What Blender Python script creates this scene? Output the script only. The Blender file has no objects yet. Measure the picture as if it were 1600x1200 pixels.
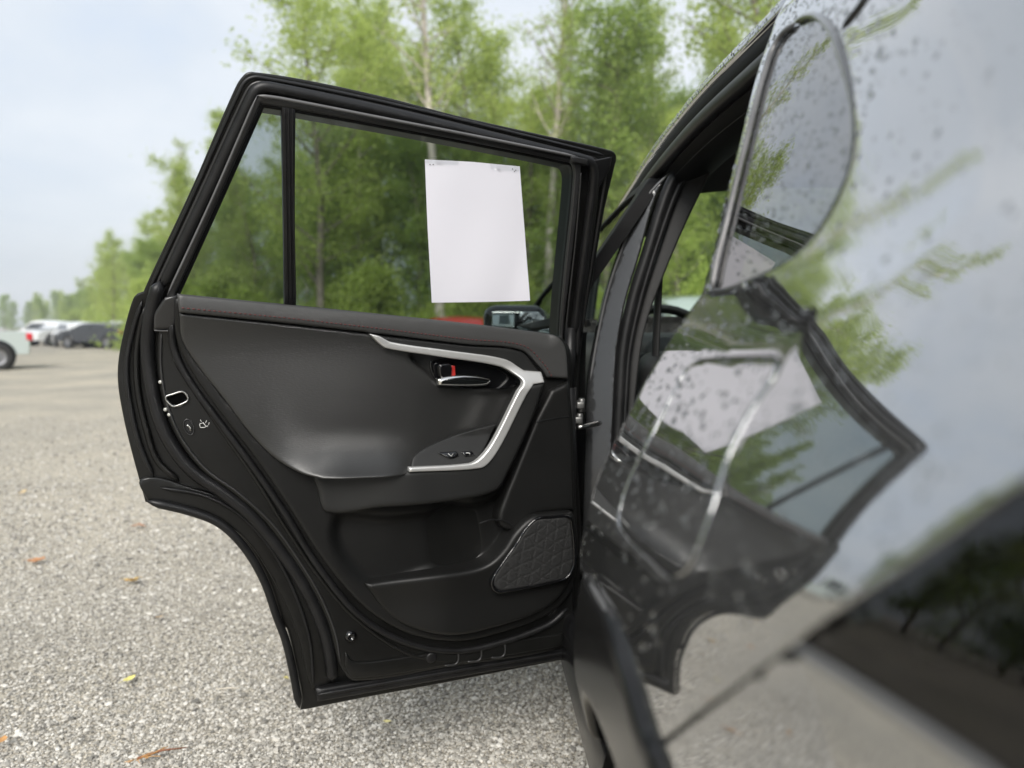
import bpy, math, random
import numpy as np
from mathutils import Vector, Matrix
from mathutils.geometry import delaunay_2d_cdt

random.seed(7); RNG = np.random.default_rng(7)
SC = bpy.context.scene
COL = SC.collection

# ------------------------------------------------------------------ camera
F = 1150.0                                   # focal length in pixels of the 1600-wide photograph
CAM = np.array([0, 0, 1.10]); YAW = math.radians(3); PIT = math.atan(88 / F)
FW = np.array([math.sin(YAW) * math.cos(PIT), math.cos(YAW) * math.cos(PIT), -math.sin(PIT)])
RT = np.array([math.cos(YAW), -math.sin(YAW), 0.0]); UP = np.cross(RT, FW)
cd = bpy.data.cameras.new('camera'); cam = bpy.data.objects.new('camera', cd); COL.objects.link(cam)
cam.matrix_world = Matrix(((RT[0], UP[0], -FW[0], CAM[0]), (RT[1], UP[1], -FW[1], CAM[1]),
                           (RT[2], UP[2], -FW[2], CAM[2]), (0, 0, 0, 1)))
cd.sensor_width = 36; cd.lens = 36 * F / 1600
cd.clip_start = 0.02; cd.clip_end = 3000
cd.dof.use_dof = True; cd.dof.focus_distance = 1.38
cd.dof.aperture_fstop = (cd.lens / 1000) / 0.0095
SC.camera = cam

# ------------------------------------------------------------------ world, sun, exposure
W = bpy.data.worlds.new('World'); SC.world = W; W.use_nodes = True
nt = W.node_tree; nt.nodes.clear()
def wn(t, **k):
    n = nt.nodes.new(t)
    for a, b in k.items(): setattr(n, a, b)
    return n
SUN_EL, SUN_AZ = math.radians(39), math.radians(190)     # azimuth clockwise from +Y
sky = wn('ShaderNodeTexSky', sky_type='NISHITA', sun_disc=False, sun_elevation=SUN_EL, sun_rotation=SUN_AZ,
         air_density=1.0, dust_density=1.5)
tc = wn('ShaderNodeTexCoord'); mp = wn('ShaderNodeMapping'); mp.inputs['Scale'].default_value = (1.0, 1.0, 2.2)
no = wn('ShaderNodeTexNoise'); no.inputs['Scale'].default_value = 2.3; no.inputs['Detail'].default_value = 7
no.inputs['Roughness'].default_value = 0.52; no.inputs['Distortion'].default_value = 0.25
cr = wn('ShaderNodeValToRGB')
cr.color_ramp.elements[0].position = 0.36; cr.color_ramp.elements[0].color = (4.1, 4.6, 5.3, 1)
cr.color_ramp.elements[1].position = 0.62; cr.color_ramp.elements[1].color = (5.3, 5.5, 5.7, 1)
e = cr.color_ramp.elements.new(0.47); e.color = (4.55, 4.9, 5.3, 1)
mx = wn('ShaderNodeMix', data_type='RGBA'); mx.inputs[0].default_value = 0.90
bg = wn('ShaderNodeBackground'); bg.inputs['Strength'].default_value = 0.107
out = wn('ShaderNodeOutputWorld')
L = nt.links.new
L(tc.outputs['Generated'], mp.inputs['Vector']); L(mp.outputs['Vector'], no.inputs['Vector'])
L(no.outputs['Fac'], cr.inputs['Fac'])
L(sky.outputs['Color'], mx.inputs[6]); L(cr.outputs['Color'], mx.inputs[7])
L(mx.outputs[2], bg.inputs['Color']); L(bg.outputs['Background'], out.inputs['Surface'])
sl = bpy.data.lights.new('sun', 'SUN'); sl.energy = 2.7; sl.angle = math.radians(32); sl.color = (1.0, 0.96, 0.90)
so = bpy.data.objects.new('sun', sl); COL.objects.link(so)
sd = Vector((math.sin(SUN_AZ) * math.cos(SUN_EL), math.cos(SUN_AZ) * math.cos(SUN_EL), math.sin(SUN_EL)))
so.rotation_euler = sd.to_track_quat('Z', 'Y').to_euler()
SC.view_settings.view_transform = 'Standard'; SC.view_settings.look = 'None'
SC.view_settings.exposure = 0.82; SC.view_settings.gamma = 1.0
SC.view_settings.use_curve_mapping = False
SC.render.engine = 'CYCLES'
SC.cycles.use_denoising = True
SC.cycles.max_bounces = 10; SC.cycles.transparent_max_bounces = 16
SC.cycles.sample_clamp_indirect = 6.0

# ------------------------------------------------------------------ materials
def nodes(m):
    m.use_nodes = True
    return m.node_tree.nodes, m.node_tree.links
def pm(name, col, rough=0.5, metal=0.0, coat=0.0, coat_rough=0.03, spec=0.5, bump=None, var=None, sheen=0.0):
    """principled; bump=(kind, scale, strength, distance), var=(scale, amount): colour mottling"""
    m = bpy.data.materials.new(name); ns, ls = nodes(m); p = ns['Principled BSDF']
    p.inputs['Base Color'].default_value = (*col, 1); p.inputs['Roughness'].default_value = rough
    p.inputs['Metallic'].default_value = metal; p.inputs['Coat Weight'].default_value = coat
    p.inputs['Coat Roughness'].default_value = coat_rough; p.inputs['Specular IOR Level'].default_value = spec
    p.inputs['Sheen Weight'].default_value = sheen
    t = ns.new('ShaderNodeTexCoord')
    if var:
        n = ns.new('ShaderNodeTexNoise'); n.inputs['Scale'].default_value = var[0]; n.inputs['Detail'].default_value = 6
        ls.new(t.outputs['Object'], n.inputs['Vector'])
        r = ns.new('ShaderNodeValToRGB'); a = var[1]
        r.color_ramp.elements[0].position = .3; r.color_ramp.elements[1].position = .7
        r.color_ramp.elements[0].color = (*[c * (1 - a) for c in col], 1)
        r.color_ramp.elements[1].color = (*[min(1, c * (1 + a)) for c in col], 1)
        ls.new(n.outputs['Fac'], r.inputs['Fac']); ls.new(r.outputs['Color'], p.inputs['Base Color'])
        mr = ns.new('ShaderNodeMapRange'); mr.inputs[3].default_value = max(0.02, rough - .07); mr.inputs[4].default_value = min(1, rough + .07)
        ls.new(n.outputs['Fac'], mr.inputs[0]); ls.new(mr.outputs[0], p.inputs['Roughness'])
    if bump:
        kind, scale, st, dist = bump
        if kind == 'noise':
            n = ns.new('ShaderNodeTexNoise'); n.inputs['Detail'].default_value = 4; o = 'Fac'
        else:
            n = ns.new('ShaderNodeTexVoronoi'); o = 'Distance'
        n.inputs['Scale'].default_value = scale
        ls.new(t.outputs['Object'], n.inputs['Vector'])
        b = ns.new('ShaderNodeBump'); b.inputs['Strength'].default_value = st; b.inputs['Distance'].default_value = dist
        ls.new(n.outputs[o], b.inputs['Height']); ls.new(b.outputs['Normal'], p.inputs['Normal'])
    return m
def glass(name, tint, refl=1.0, rough=0.0):
    m = bpy.data.materials.new(name); ns, ls = nodes(m); ns.remove(ns['Principled BSDF'])
    tr = ns.new('ShaderNodeBsdfTransparent'); tr.inputs[0].default_value = (*tint, 1)
    gl = ns.new('ShaderNodeBsdfGlossy'); gl.inputs['Roughness'].default_value = rough
    lw = ns.new('ShaderNodeLayerWeight'); lw.inputs['Blend'].default_value = .5
    fr = ns.new('ShaderNodeMath'); fr.operation = 'POWER'; fr.inputs[1].default_value = 5.0
    mu = ns.new('ShaderNodeMath'); mu.operation = 'MULTIPLY_ADD'; mu.inputs[1].default_value = max(.1, 1 - .04 * refl); mu.inputs[2].default_value = .04 * refl; mu.use_clamp = True
    ls.new(lw.outputs['Facing'], fr.inputs[0])
    mxs = ns.new('ShaderNodeMixShader')
    ls.new(fr.outputs[0], mu.inputs[0]); ls.new(mu.outputs[0], mxs.inputs[0])
    ls.new(tr.outputs[0], mxs.inputs[1]); ls.new(gl.outputs[0], mxs.inputs[2])
    ls.new(mxs.outputs[0], ns['Material Output'].inputs['Surface'])
    return m
def car_paint(name, col, metal=0.85, rough=0.28):
    m = pm(name, col, rough, metal, 1.0, 0.0)
    ns, ls = nodes(m); p = ns['Principled BSDF']
    p.inputs['Coat IOR'].default_value = 1.6
    return m
M = {}
M['paint'] = car_paint('grey_metallic_paint', (0.40, 0.405, 0.41), 0.92, 0.04)
M['jamb'] = pm('door_jamb_paint', (0.0055, 0.0055, 0.0052), 0.36, 0.0, 0.15, 0.12, spec=.3, bump=('noise', 260, .05, .001), var=(9, .25))
M['jamb_grey'] = pm('pillar_paint', (0.032, 0.033, 0.034), 0.24, 0.4, 0.7, 0.05, var=(6, .12))
M['rubber'] = pm('seal_rubber', (0.0075, 0.0075, 0.008), 0.42, spec=.32, bump=('noise', 350, .10, .0006), var=(22, .3))
M['black'] = pm('satin_black', (0.006, 0.006, 0.0065), 0.35, var=(14, .3))
M['matte'] = pm('matt_black', (0.006, 0.006, 0.0063), 0.6, spec=.10, var=(14, .3))
M['edge'] = pm('trim_edge_grey', (0.10, 0.10, 0.102), 0.35, var=(30, .1))  # lighter grey, also used to paint the highlight on the window garnish
M['gloss'] = pm('gloss_black', (0.004, 0.004, 0.0045), 0.10, 0, 0.6, 0.03)
M['cladding'] = pm('arch_cladding', (0.008, 0.008, 0.0085), 0.22, spec=.3, bump=('noise', 300, .15, .0008))
M['plastic'] = pm('grained_plastic', (0.0075, 0.0075, 0.0073), 0.42, spec=.28, bump=('voronoi', 700, .16, .0006), var=(7, .10))
M['plastic2'] = pm('armrest_plastic', (0.0135, 0.0137, 0.0135), 0.45, spec=.36, bump=('voronoi', 800, .14, .0005), var=(8, .10))
M['garnish'] = pm('window_garnish', (0.022, 0.022, 0.0225), 0.30, var=(11, .15))
M['silver'] = pm('satin_silver', (0.62, 0.62, 0.61), 0.36, 0.6, var=(12, .05))
M['chrome'] = pm('brushed_chrome', (0.75, 0.75, 0.74), 0.14, 1.0)
M['steel'] = pm('latch_steel', (0.34, 0.34, 0.33), 0.30, 1.0, var=(80, .2))
M['hinge_metal'] = pm('hinge_metal', (.20, .20, .195), .4, .8)
M['zinc'] = pm('bolt_zinc', (0.45, 0.45, 0.42), 0.45, 0.5, var=(100, .2))
M['moulding'] = pm('wet_grey_moulding', (0.12, 0.12, 0.123), 0.38, 0.2, var=(20, .2))  # window moulding grey, also used for the painted lip and arch highlights
M['stitch'] = pm('red_thread', (0.13, 0.025, 0.025), 0.7)
M['red'] = pm('lock_red', (0.30, 0.015, 0.012), 0.4)
M['mark'] = pm('white_print', (0.55, 0.55, 0.53), 0.6)
M['paper'] = pm('paper_white', (0.82, 0.815, 0.89), 0.75, bump=('noise', 40, .12, .001))
M['tape'] = glass('clear_tape', (0.93, 0.94, 0.94), 0.8, 0.2)
M['glass'] = glass('tinted_glass', (0.41, 0.46, 0.45), 0.9)
M['glass_clear'] = glass('clear_glass', (0.74, 0.82, 0.77), 1.0)
M['glass_dark'] = glass('privacy_glass', (0.16, 0.17, 0.17), 10.0)
M['lens'] = glass('lamp_lens', (0.35, 0.33, 0.33), 1.5)
M['interior'] = pm('interior_black', (0.010, 0.010, 0.010), 0.6)
M['headliner'] = pm('headliner_black', (0.012, 0.012, 0.0125), 0.85)
M['mirror'] = pm('mirror_glass', (0.85, 0.87, 0.87), 0.03, 1.0)
M['tyre'] = pm('tyre_rubber', (0.017, 0.016, 0.015), 0.7, bump=('noise', 90, .3, .003), var=(15, .35))
M['rim'] = pm('alloy_rim', (0.30, 0.30, 0.31), 0.35, 0.9)
# leather with fine horizontal grain
m = pm('grained_leather', (0.0185, 0.0185, 0.0180), 0.37, spec=.6); ns, ls = nodes(m); M['leather'] = m
t = ns['Texture Coordinate']; mpn = ns.new('ShaderNodeMapping'); mpn.inputs['Scale'].default_value = (160, 160, 620)
n1 = ns.new('ShaderNodeTexNoise'); n1.inputs['Scale'].default_value = 1.0; n1.inputs['Detail'].default_value = 3
b = ns.new('ShaderNodeBump'); b.inputs['Strength'].default_value = .40; b.inputs['Distance'].default_value = .0007
ls.new(t.outputs['Object'], mpn.inputs['Vector']); ls.new(mpn.outputs[0], n1.inputs['Vector'])
ls.new(n1.outputs['Fac'], b.inputs['Height']); ls.new(b.outputs['Normal'], ns['Principled BSDF'].inputs['Normal'])
M['pad'] = pm('lit_pad_leather', (0.040, 0.040, 0.0395), 0.46, bump=('voronoi', 520, .22, .0006), var=(6, .08))  # paler than the insert: light falling on the pad is put into the colour
M['grille'] = pm('speaker_mesh', (0.011, 0.011, 0.011), 0.48, bump=('voronoi', 900, .7, .001))
# water
m = bpy.data.materials.new('rain_water'); ns, ls = nodes(m); ns.remove(ns['Principled BSDF'])
g = ns.new('ShaderNodeBsdfGlass'); g.inputs['IOR'].default_value = 1.33; g.inputs['Roughness'].default_value = 0.0
ls.new(g.outputs[0], ns['Material Output'].inputs['Surface']); M['water'] = m

# ------------------------------------------------------------------ scene helpers
def tag(o, label=None, cat=None, group=None, kind=None):
    if label: o['label'] = label
    if cat: o['category'] = cat
    if group: o['group'] = group
    if kind: o['kind'] = kind
    return o
def empty(name, loc=(0, 0, 0), rz=0.0, parent=None):
    o = bpy.data.objects.new(name, None); COL.objects.link(o); o.location = loc; o.rotation_euler[2] = rz
    if parent: o.parent = parent
    return o
def make(name, v, f, mat, parent=None, smooth=True):
    me = bpy.data.meshes.new(name); me.from_pydata([tuple(map(float, p)) for p in v], [], [tuple(map(int, q)) for q in f])
    if smooth: me.polygons.foreach_set('use_smooth', [True] * len(me.polygons))
    me.materials.append(mat if not isinstance(mat, str) else M[mat]); me.update()
    o = bpy.data.objects.new(name, me); COL.objects.link(o)
    if parent: o.parent = parent
    return o
def fast_mesh(name, V, Fq, mat, parent=None, smooth=False):
    """numpy mesh, all faces with the same number of corners"""
    me = bpy.data.meshes.new(name); n, k = Fq.shape
    me.vertices.add(len(V)); me.vertices.foreach_set('co', np.asarray(V, np.float32).ravel())
    me.loops.add(n * k); me.loops.foreach_set('vertex_index', np.asarray(Fq, np.int32).ravel())
    me.polygons.add(n); me.polygons.foreach_set('loop_start', np.arange(0, n * k, k, dtype=np.int32))
    me.polygons.foreach_set('use_smooth', np.full(n, smooth))
    me.materials.append(mat if not isinstance(mat, str) else M[mat]); me.update(calc_edges=True); me.validate()
    o = bpy.data.objects.new(name, me); COL.objects.link(o)
    if parent: o.parent = parent
    return o
class MB:
    def __init__(s): s.v = []; s.f = []
    def add(s, v, f):
        k = len(s.v); s.v += [tuple(map(float, p)) for p in v]; s.f += [tuple(i + k for i in q) for q in f]
    def box(s, c, d, R=None, bev=0.0):
        c = np.array(c, float); d = np.array(d, float) / 2
        if bev <= 0:
            P = np.array([[x, y, z] for x in (-1, 1) for y in (-1, 1) for z in (-1, 1)], float) * d
            Fq = [(0, 1, 3, 2), (4, 6, 7, 5), (0, 4, 5, 1), (2, 3, 7, 6), (0, 2, 6, 4), (1, 5, 7, 3)]
            if R is not None: P = P @ np.asarray(R).T
            s.add(P + c, Fq); return
        import bmesh
        bm = bmesh.new(); bmesh.ops.create_cube(bm, size=1.0)
        for v in bm.verts: v.co = Vector((v.co.x * 2 * d[0], v.co.y * 2 * d[1], v.co.z * 2 * d[2]))
        bmesh.ops.bevel(bm, geom=bm.edges[:], offset=bev, segments=3, profile=.5, affect='EDGES')
        bm.verts.index_update()
        P = np.array([v.co[:] for v in bm.verts]); Fq = [tuple(v.index for v in f.verts) for f in bm.faces]; bm.free()
        if R is not None: P = P @ np.asarray(R).T
        s.add(P + c, Fq)
    def tube(s, P, r, n=8, closed=False, flat=1.0, cap=True):
        P = np.asarray(P, float); N = len(P); r = np.broadcast_to(np.asarray(r, float), (N,))
        T = np.roll(P, -1, 0) - np.roll(P, 1, 0) if closed else np.gradient(P, axis=0)
        T /= np.linalg.norm(T, axis=1)[:, None] + 1e-12
        u = np.cross(T[0], [0, 0, 1.0]);
        if np.linalg.norm(u) < .05: u = np.cross(T[0], [1.0, 0, 0])
        u /= np.linalg.norm(u); rings = []
        for i in range(N):
            u = u - T[i] * (u @ T[i]); u /= np.linalg.norm(u) + 1e-12; w = np.cross(T[i], u)
            a = np.arange(n) * 2 * math.pi / n
            rings.append(P[i] + r[i] * (np.cos(a)[:, None] * u + flat * np.sin(a)[:, None] * w))
        V = np.concatenate(rings); Fq = []
        for i in range(N if closed else N - 1):
            j = (i + 1) % N
            for k in range(n): Fq.append((i * n + k, i * n + (k + 1) % n, j * n + (k + 1) % n, j * n + k))
        if not closed and cap: Fq.append(tuple(range(n))[::-1]); Fq.append(tuple(range((N - 1) * n, N * n)))
        s.add(V, Fq)
    def lathe(s, prof, c, axis, n=24):
        """prof: (radius, height along axis)"""
        axis = np.asarray(axis, float); axis /= np.linalg.norm(axis)
        u = np.cross(axis, [0, 0, 1.0] if abs(axis[2]) < .9 else [1.0, 0, 0]); u /= np.linalg.norm(u); w = np.cross(axis, u)
        a = np.arange(n) * 2 * math.pi / n; V = []; Fq = []
        for r, h in prof:
            V += list(np.asarray(c) + axis * h + r * (np.cos(a)[:, None] * u + np.sin(a)[:, None] * w))
        for i in range(len(prof) - 1):
            for k in range(n): Fq.append((i * n + k, i * n + (k + 1) % n, (i + 1) * n + (k + 1) % n, (i + 1) * n + k))
        s.add(V, Fq)
    def loft(s, rows, closed=False):
        rows = [np.asarray(r, float) for r in rows]; n = len(rows[0]); V = np.concatenate(rows); Fq = []
        for i in range(len(rows) - 1):
            for k in range(n if closed else n - 1):
                j = (k + 1) % n; Fq.append((i * n + k, i * n + j, (i + 1) * n + j, (i + 1) * n + k))
        s.add(V, Fq)
    def build(s, name, mat, parent=None, smooth=True): return make(name, s.v, s.f, mat, parent, smooth)
def smooth_angle(o, deg=35):
    o.data.set_sharp_from_angle(angle=math.radians(deg)); return o

# surfaces that panels lie on; a point is (a, b) plus an offset towards the outside of the panel
def ray(x, y): return FW + RT * (x - 800) / F - UP * (y - 600) / F
class Surf:
    def unproject(s, x, y, off):                      # where the sight line of a photograph pixel meets the panel
        r = ray(x, y); lo, hi = .05, 6.0
        for _ in range(50):
            m_ = (lo + hi) / 2
            if s.side(CAM + r * m_) > off: lo = m_
            else: hi = m_
        return s.ab(CAM + r * lo)
    def dir(s, a, b, off):
        e = 1e-3; P = s.map(np.array([a, a + e, a]), np.array([b, b, b + e]), np.full(3, off))
        n = np.cross(P[1] - P[0], P[2] - P[0]); n /= np.linalg.norm(n)
        q = s.map(np.array([a]), np.array([b]), np.array([off + 1e-3]))[0] - P[0]
        return n if n @ q > 0 else -n
TH = math.radians(70)
class DoorSurf(Surf):
    D = np.array([-math.sin(TH), -math.cos(TH), 0]); N = np.array([math.cos(TH), -math.sin(TH), 0]); H = np.array([.227, 1.727, 0])
    def lean(s, z): t = z - 1.08; return .40 * (np.sqrt(t * t + .0016) + t) / 2
    def side(s, p): return (p - s.H) @ s.N - s.lean(p[2])
    def ab(s, p): return (p - s.H) @ s.D, p[2]
    def map(s, a, b, off):
        return s.H + np.outer(a, s.D) + np.outer(s.lean(b) + off, s.N) + np.outer(b, [0, 0, 1.0])
def natural_spline(xs, ys):
    xs = np.array(xs, float); ys = np.array(ys, float); n = len(xs); h = np.diff(xs)
    A = np.eye(n); r = np.zeros(n)
    for i in range(1, n - 1):
        A[i, i - 1], A[i, i], A[i, i + 1] = h[i - 1], 2 * (h[i - 1] + h[i]), h[i]
        r[i] = 6 * ((ys[i + 1] - ys[i]) / h[i] - (ys[i] - ys[i - 1]) / h[i - 1])
    m_ = np.linalg.solve(A, r)
    def f(x):
        x = np.asarray(x, float); i = np.clip(np.searchsorted(xs, x) - 1, 0, n - 2); xc = np.clip(x, xs[0], xs[-1])
        a = xs[i + 1] - xc; b_ = xc - xs[i]; hh = h[i]
        return (m_[i] * a ** 3 + m_[i + 1] * b_ ** 3) / (6 * hh) + (ys[i] / hh - m_[i] * hh / 6) * a + (ys[i + 1] / hh - m_[i + 1] * hh / 6) * b_
    return f
PROF = natural_spline([.60, .70, .78, .84, .90, .96, 1.03, 1.085, 1.137, 1.20, 1.30, 1.40, 1.475, 1.53, 1.60],
                      [.150, .128, .118, .115, .120, .138, .176, .213, .250, .279, .313, .352, .386, .415, .470])
CREASE = np.array([(.62, 1.42), (.465, 1.288), (.385, 1.205), (.352, 1.158), (.375, 1.125), (.44, 1.105)])
def crease(y, z):                                     # soft style line that sweeps down behind the quarter window
    d = 1e9
    for (a0, b0), (a1, b1) in zip(CREASE[:-1], CREASE[1:]):
        L2 = (a1 - a0) ** 2 + (b1 - b0) ** 2; t = np.clip(((y - a0) * (a1 - a0) + (z - b0) * (b1 - b0)) / L2, 0, 1)
        d = np.minimum(d, np.hypot(y - a0 - t * (a1 - a0), z - b0 - t * (b1 - b0)))
    return .0011 * np.exp(-(d / .017) ** 2)
def SIDE(y, z):
    t = np.maximum(0, .56 - y); u = .53 - y; u = (np.sqrt(u * u + .016) + u) / 2
    return PROF(np.clip(z - .24 * u, .60, 1.60)) + .20 * t * t + .06 * t ** 3 - crease(y, z)
class BodySurf(Surf):                                 # rear flank: a = y, b = z
    def side(s, p): return float(SIDE(p[1], p[2]) - p[0])
    def ab(s, p): return p[1], p[2]
    def map(s, a, b, off):
        e = .002; a = np.asarray(a, float); b = np.asarray(b, float)
        gy = (SIDE(a + e, b) - SIDE(a - e, b)) / (2 * e); gz = (SIDE(a, b + e) - SIDE(a, b - e)) / (2 * e)
        n = np.stack([-np.ones_like(a), gy, gz], 1); n /= np.linalg.norm(n, axis=1)[:, None]
        return np.stack([SIDE(a, b), a, b], 1) + n * np.asarray(off)[:, None]
class QuarterGlass(BodySurf):                         # the quarter window is its own, flatter sheet
    def X(s, y, z): t = z - 1.137; return .254 + .25 * t + .40 * t * t + .16 * np.maximum(0, .82 - y) ** 2
    def side(s, p): return float(s.X(p[1], p[2]) - p[0])
    def map(s, a, b, off): a = np.asarray(a, float); b = np.asarray(b, float); return np.stack([s.X(a, b) - np.asarray(off), a, b], 1)
class FlankSurf(Surf):                                # front door and right-hand side, mirrored with sgn
    def __init__(s, sgn=1): s.g = sgn
    def X(s, y, z):
        t = z - 1.10; x = .205 + .40 * (np.sqrt(t * t + .0009) + t) / 2 + .10 * np.maximum(0, .75 - z) ** 2
        x = x + .05 * np.maximum(0, t) + .24 * np.maximum(0, t - .10) + .05 * np.maximum(0, y - 2.9) ** 2
        return x if s.g > 0 else 2 * XC - x
    def side(s, p): return float(s.g * (s.X(p[1], p[2]) - p[0]))
    def ab(s, p): return p[1], p[2]
    def map(s, a, b, off): return np.stack([s.X(a, b) - s.g * off, a, b], 1)
class JambSurf(Surf):                                 # B pillar face that the door shuts against: a = x, b = z
    def Y(s, x, z): return 1.80 - .35 * (x - .30) + .10 * (z - 1.1)
    def side(s, p): return float(s.Y(p[0], p[2]) - p[1])
    def ab(s, p): return p[0], p[2]
    def map(s, a, b, off): return np.stack([a, s.Y(a, b) - off, b], 1)
XC = 1.04
QS = QuarterGlass(); DS, BS, FS, FR, JS = DoorSurf(), BodySurf(), FlankSurf(1), FlankSurf(-1), JambSurf()

def spline(P, corner, closed=True, k=7):
    P = np.asarray(P, float); n = len(P); outp = []
    for i in range(n if closed else n - 1):
        j = (i + 1) % n; d = P[j] - P[i]; Ls = np.linalg.norm(d)
        def tan(q):
            if corner[q] or (not closed and q in (0, n - 1)): return d
            t = P[(q + 1) % n] - P[q - 1]; return t / (np.linalg.norm(t) + 1e-12) * Ls
        t0, t1 = tan(i), tan(j); kk = 1 if corner[i] and corner[j] else k
        for u in np.arange(kk) / kk:
            h00 = 2 * u ** 3 - 3 * u ** 2 + 1; h10 = u ** 3 - 2 * u ** 2 + u; h01 = -2 * u ** 3 + 3 * u ** 2; h11 = u ** 3 - u ** 2
            outp.append(h00 * P[i] + h10 * t0 + h01 * P[j] + h11 * t1)
    if not closed: outp.append(P[-1])
    return np.array(outp)
def resample(P, sp, closed=True):
    Q = np.vstack([P, P[:1]]) if closed else P
    outp = []
    for i in range(len(Q) - 1):
        n = max(1, int(round(np.linalg.norm(Q[i + 1] - Q[i]) / sp)))
        for k in range(n): outp.append(Q[i] + (Q[i + 1] - Q[i]) * k / n)
    if not closed: outp.append(Q[-1])
    R = [outp[0]]
    for p in outp[1:]:
        if np.linalg.norm(p - R[-1]) > sp * .25: R.append(p)
    if closed and np.linalg.norm(R[-1] - R[0]) < sp * .25: R.pop()
    return np.array(R)
def curve(surf, pts, off, closed=True, sharp=False, k=7):
    """pts: photo pixels (x, y[, 1 = corner]) or ('ab', a, b[, 1])"""
    P, c = [], []
    for p in pts:
        if p[0] == 'ab': P.append((p[1], p[2])); c.append(bool(len(p) > 3) or sharp)
        else: P.append(surf.unproject(p[0], p[1], off)); c.append(bool(len(p) > 2 and p[2]) or sharp)
    return spline(P, c, closed, k)
def inside(q, poly):
    x, y = q[:, 0], q[:, 1]; r = np.zeros(len(q), bool); n = len(poly)
    for i in range(n):
        x0, y0 = poly[i]; x1, y1 = poly[i - 1]
        if y0 == y1: continue
        c = ((y0 > y) != (y1 > y)) & (x < (x1 - x0) * (y - y0) / (y1 - y0) + x0); r ^= c
    return r
def dist(q, poly, closed=True):
    A = poly; B = np.roll(poly, -1, 0)
    if not closed: A, B = poly[:-1], poly[1:]
    d = np.full(len(q), 1e9)
    for a, b_ in zip(A, B):
        ab = b_ - a; t = np.clip(((q - a) @ ab) / (ab @ ab + 1e-15), 0, 1)
        d = np.minimum(d, np.hypot(*(q - a - t[:, None] * ab).T))
    return d
def sstep(x, a, b):
    t = np.clip((x - a) / (b - a), 0, 1); return t * t * (3 - 2 * t)
def patch(name, surf, pts, mat, parent, off=0.0, sp=.010, rnd=.003, skirt=.012, holes=(), relief=None, back=False):
    """a panel with a real edge: outline traced on the surface, rounded rim, turned-in skirt; relief(a, b) adds depth"""
    loops = []
    for q in [pts] + list(holes):
        c = q if isinstance(q, np.ndarray) else curve(surf, q, off)
        loops.append(resample(c, min(sp, .012) * .8))
    def sdist(q):
        d = dist(q, loops[0])
        for h in loops[1:]: d = np.minimum(d, dist(q, h))
        return d
    def isin(q):
        r = inside(q, loops[0])
        for h in loops[1:]: r &= ~inside(q, h)
        return r
    lo, hi = loops[0].min(0), loops[0].max(0)
    gx = np.arange(lo[0] + sp * .5, hi[0], sp); gy = np.arange(lo[1] + sp * .5, hi[1], sp * .87)
    G = np.array([(x + (sp / 2 if j % 2 else 0), y) for j, y in enumerate(gy) for x in gx]) if len(gx) and len(gy) else np.zeros((0, 2))
    if len(G): G = G[isin(G)]
    if len(G): G = G[sdist(G) > max(sp * .55, rnd * 1.15)]
    rings = []
    for li, lp in enumerate(loops):
        t = np.roll(lp, -1, 0) - np.roll(lp, 1, 0); n = np.stack([-t[:, 1], t[:, 0]], 1); n /= np.linalg.norm(n, axis=1)[:, None] + 1e-12
        area = .5 * np.sum(lp[:, 0] * np.roll(lp[:, 1], -1) - np.roll(lp[:, 0], -1) * lp[:, 1])
        if (area < 0) != (li > 0): n = -n
        for d in ((.08 * rnd, .3 * rnd, .62 * rnd, rnd) if rnd > 0 else ()):
            q = lp + n * d; q = q[isin(q)]
            if len(q): q = q[sdist(q) > d * .93]
            rings.append(q)
    pts2 = np.vstack(loops + [r for r in rings if len(r)] + ([G] if len(G) else []))
    edges = []; k = 0
    for lp in loops: edges += [(k + i, k + (i + 1) % len(lp)) for i in range(len(lp))]; k += len(lp)
    res = delaunay_2d_cdt([Vector(p) for p in pts2], edges, [], 0, 1e-6)
    V2 = np.array([v[:] for v in res[0]]); T = np.array([tuple(f) for f in res[2] if len(f) == 3])
    T = T[isin(V2[T].mean(1))]
    d = sdist(V2); h = np.full(len(V2), float(off))
    if relief is not None: h = h + relief(V2[:, 0], V2[:, 1])
    if rnd > 0:
        e = np.clip(rnd - d, 0, rnd); h = h - (rnd - np.sqrt(np.maximum(0, rnd * rnd - e * e)))
    P = surf.map(V2[:, 0], V2[:, 1], h)
    t0 = T[len(T) // 2]; nrm = np.cross(P[t0[1]] - P[t0[0]], P[t0[2]] - P[t0[0]])
    c = V2[t0].mean(0)
    if nrm @ surf.dir(c[0], c[1], off) < 0: T = T[:, ::-1]
    v = list(P); f = [tuple(x) for x in T]
    if skirt > 0:
        for lp in loops:
            n = len(lp); hl = np.full(n, float(off)) + (relief(lp[:, 0], lp[:, 1]) if relief is not None else 0) - rnd
            base = len(v); v += list(surf.map(lp[:, 0], lp[:, 1], hl)) + list(surf.map(lp[:, 0], lp[:, 1], hl - skirt))
            f += [(base + i, base + (i + 1) % n, base + n + (i + 1) % n, base + n + i) for i in range(n)]
    if back:
        base = len(v); v += list(surf.map(V2[:, 0], V2[:, 1], h - skirt)); f += [tuple(base + i for i in x[::-1]) for x in T]
    return make(name, v, f, mat, parent)
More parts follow.
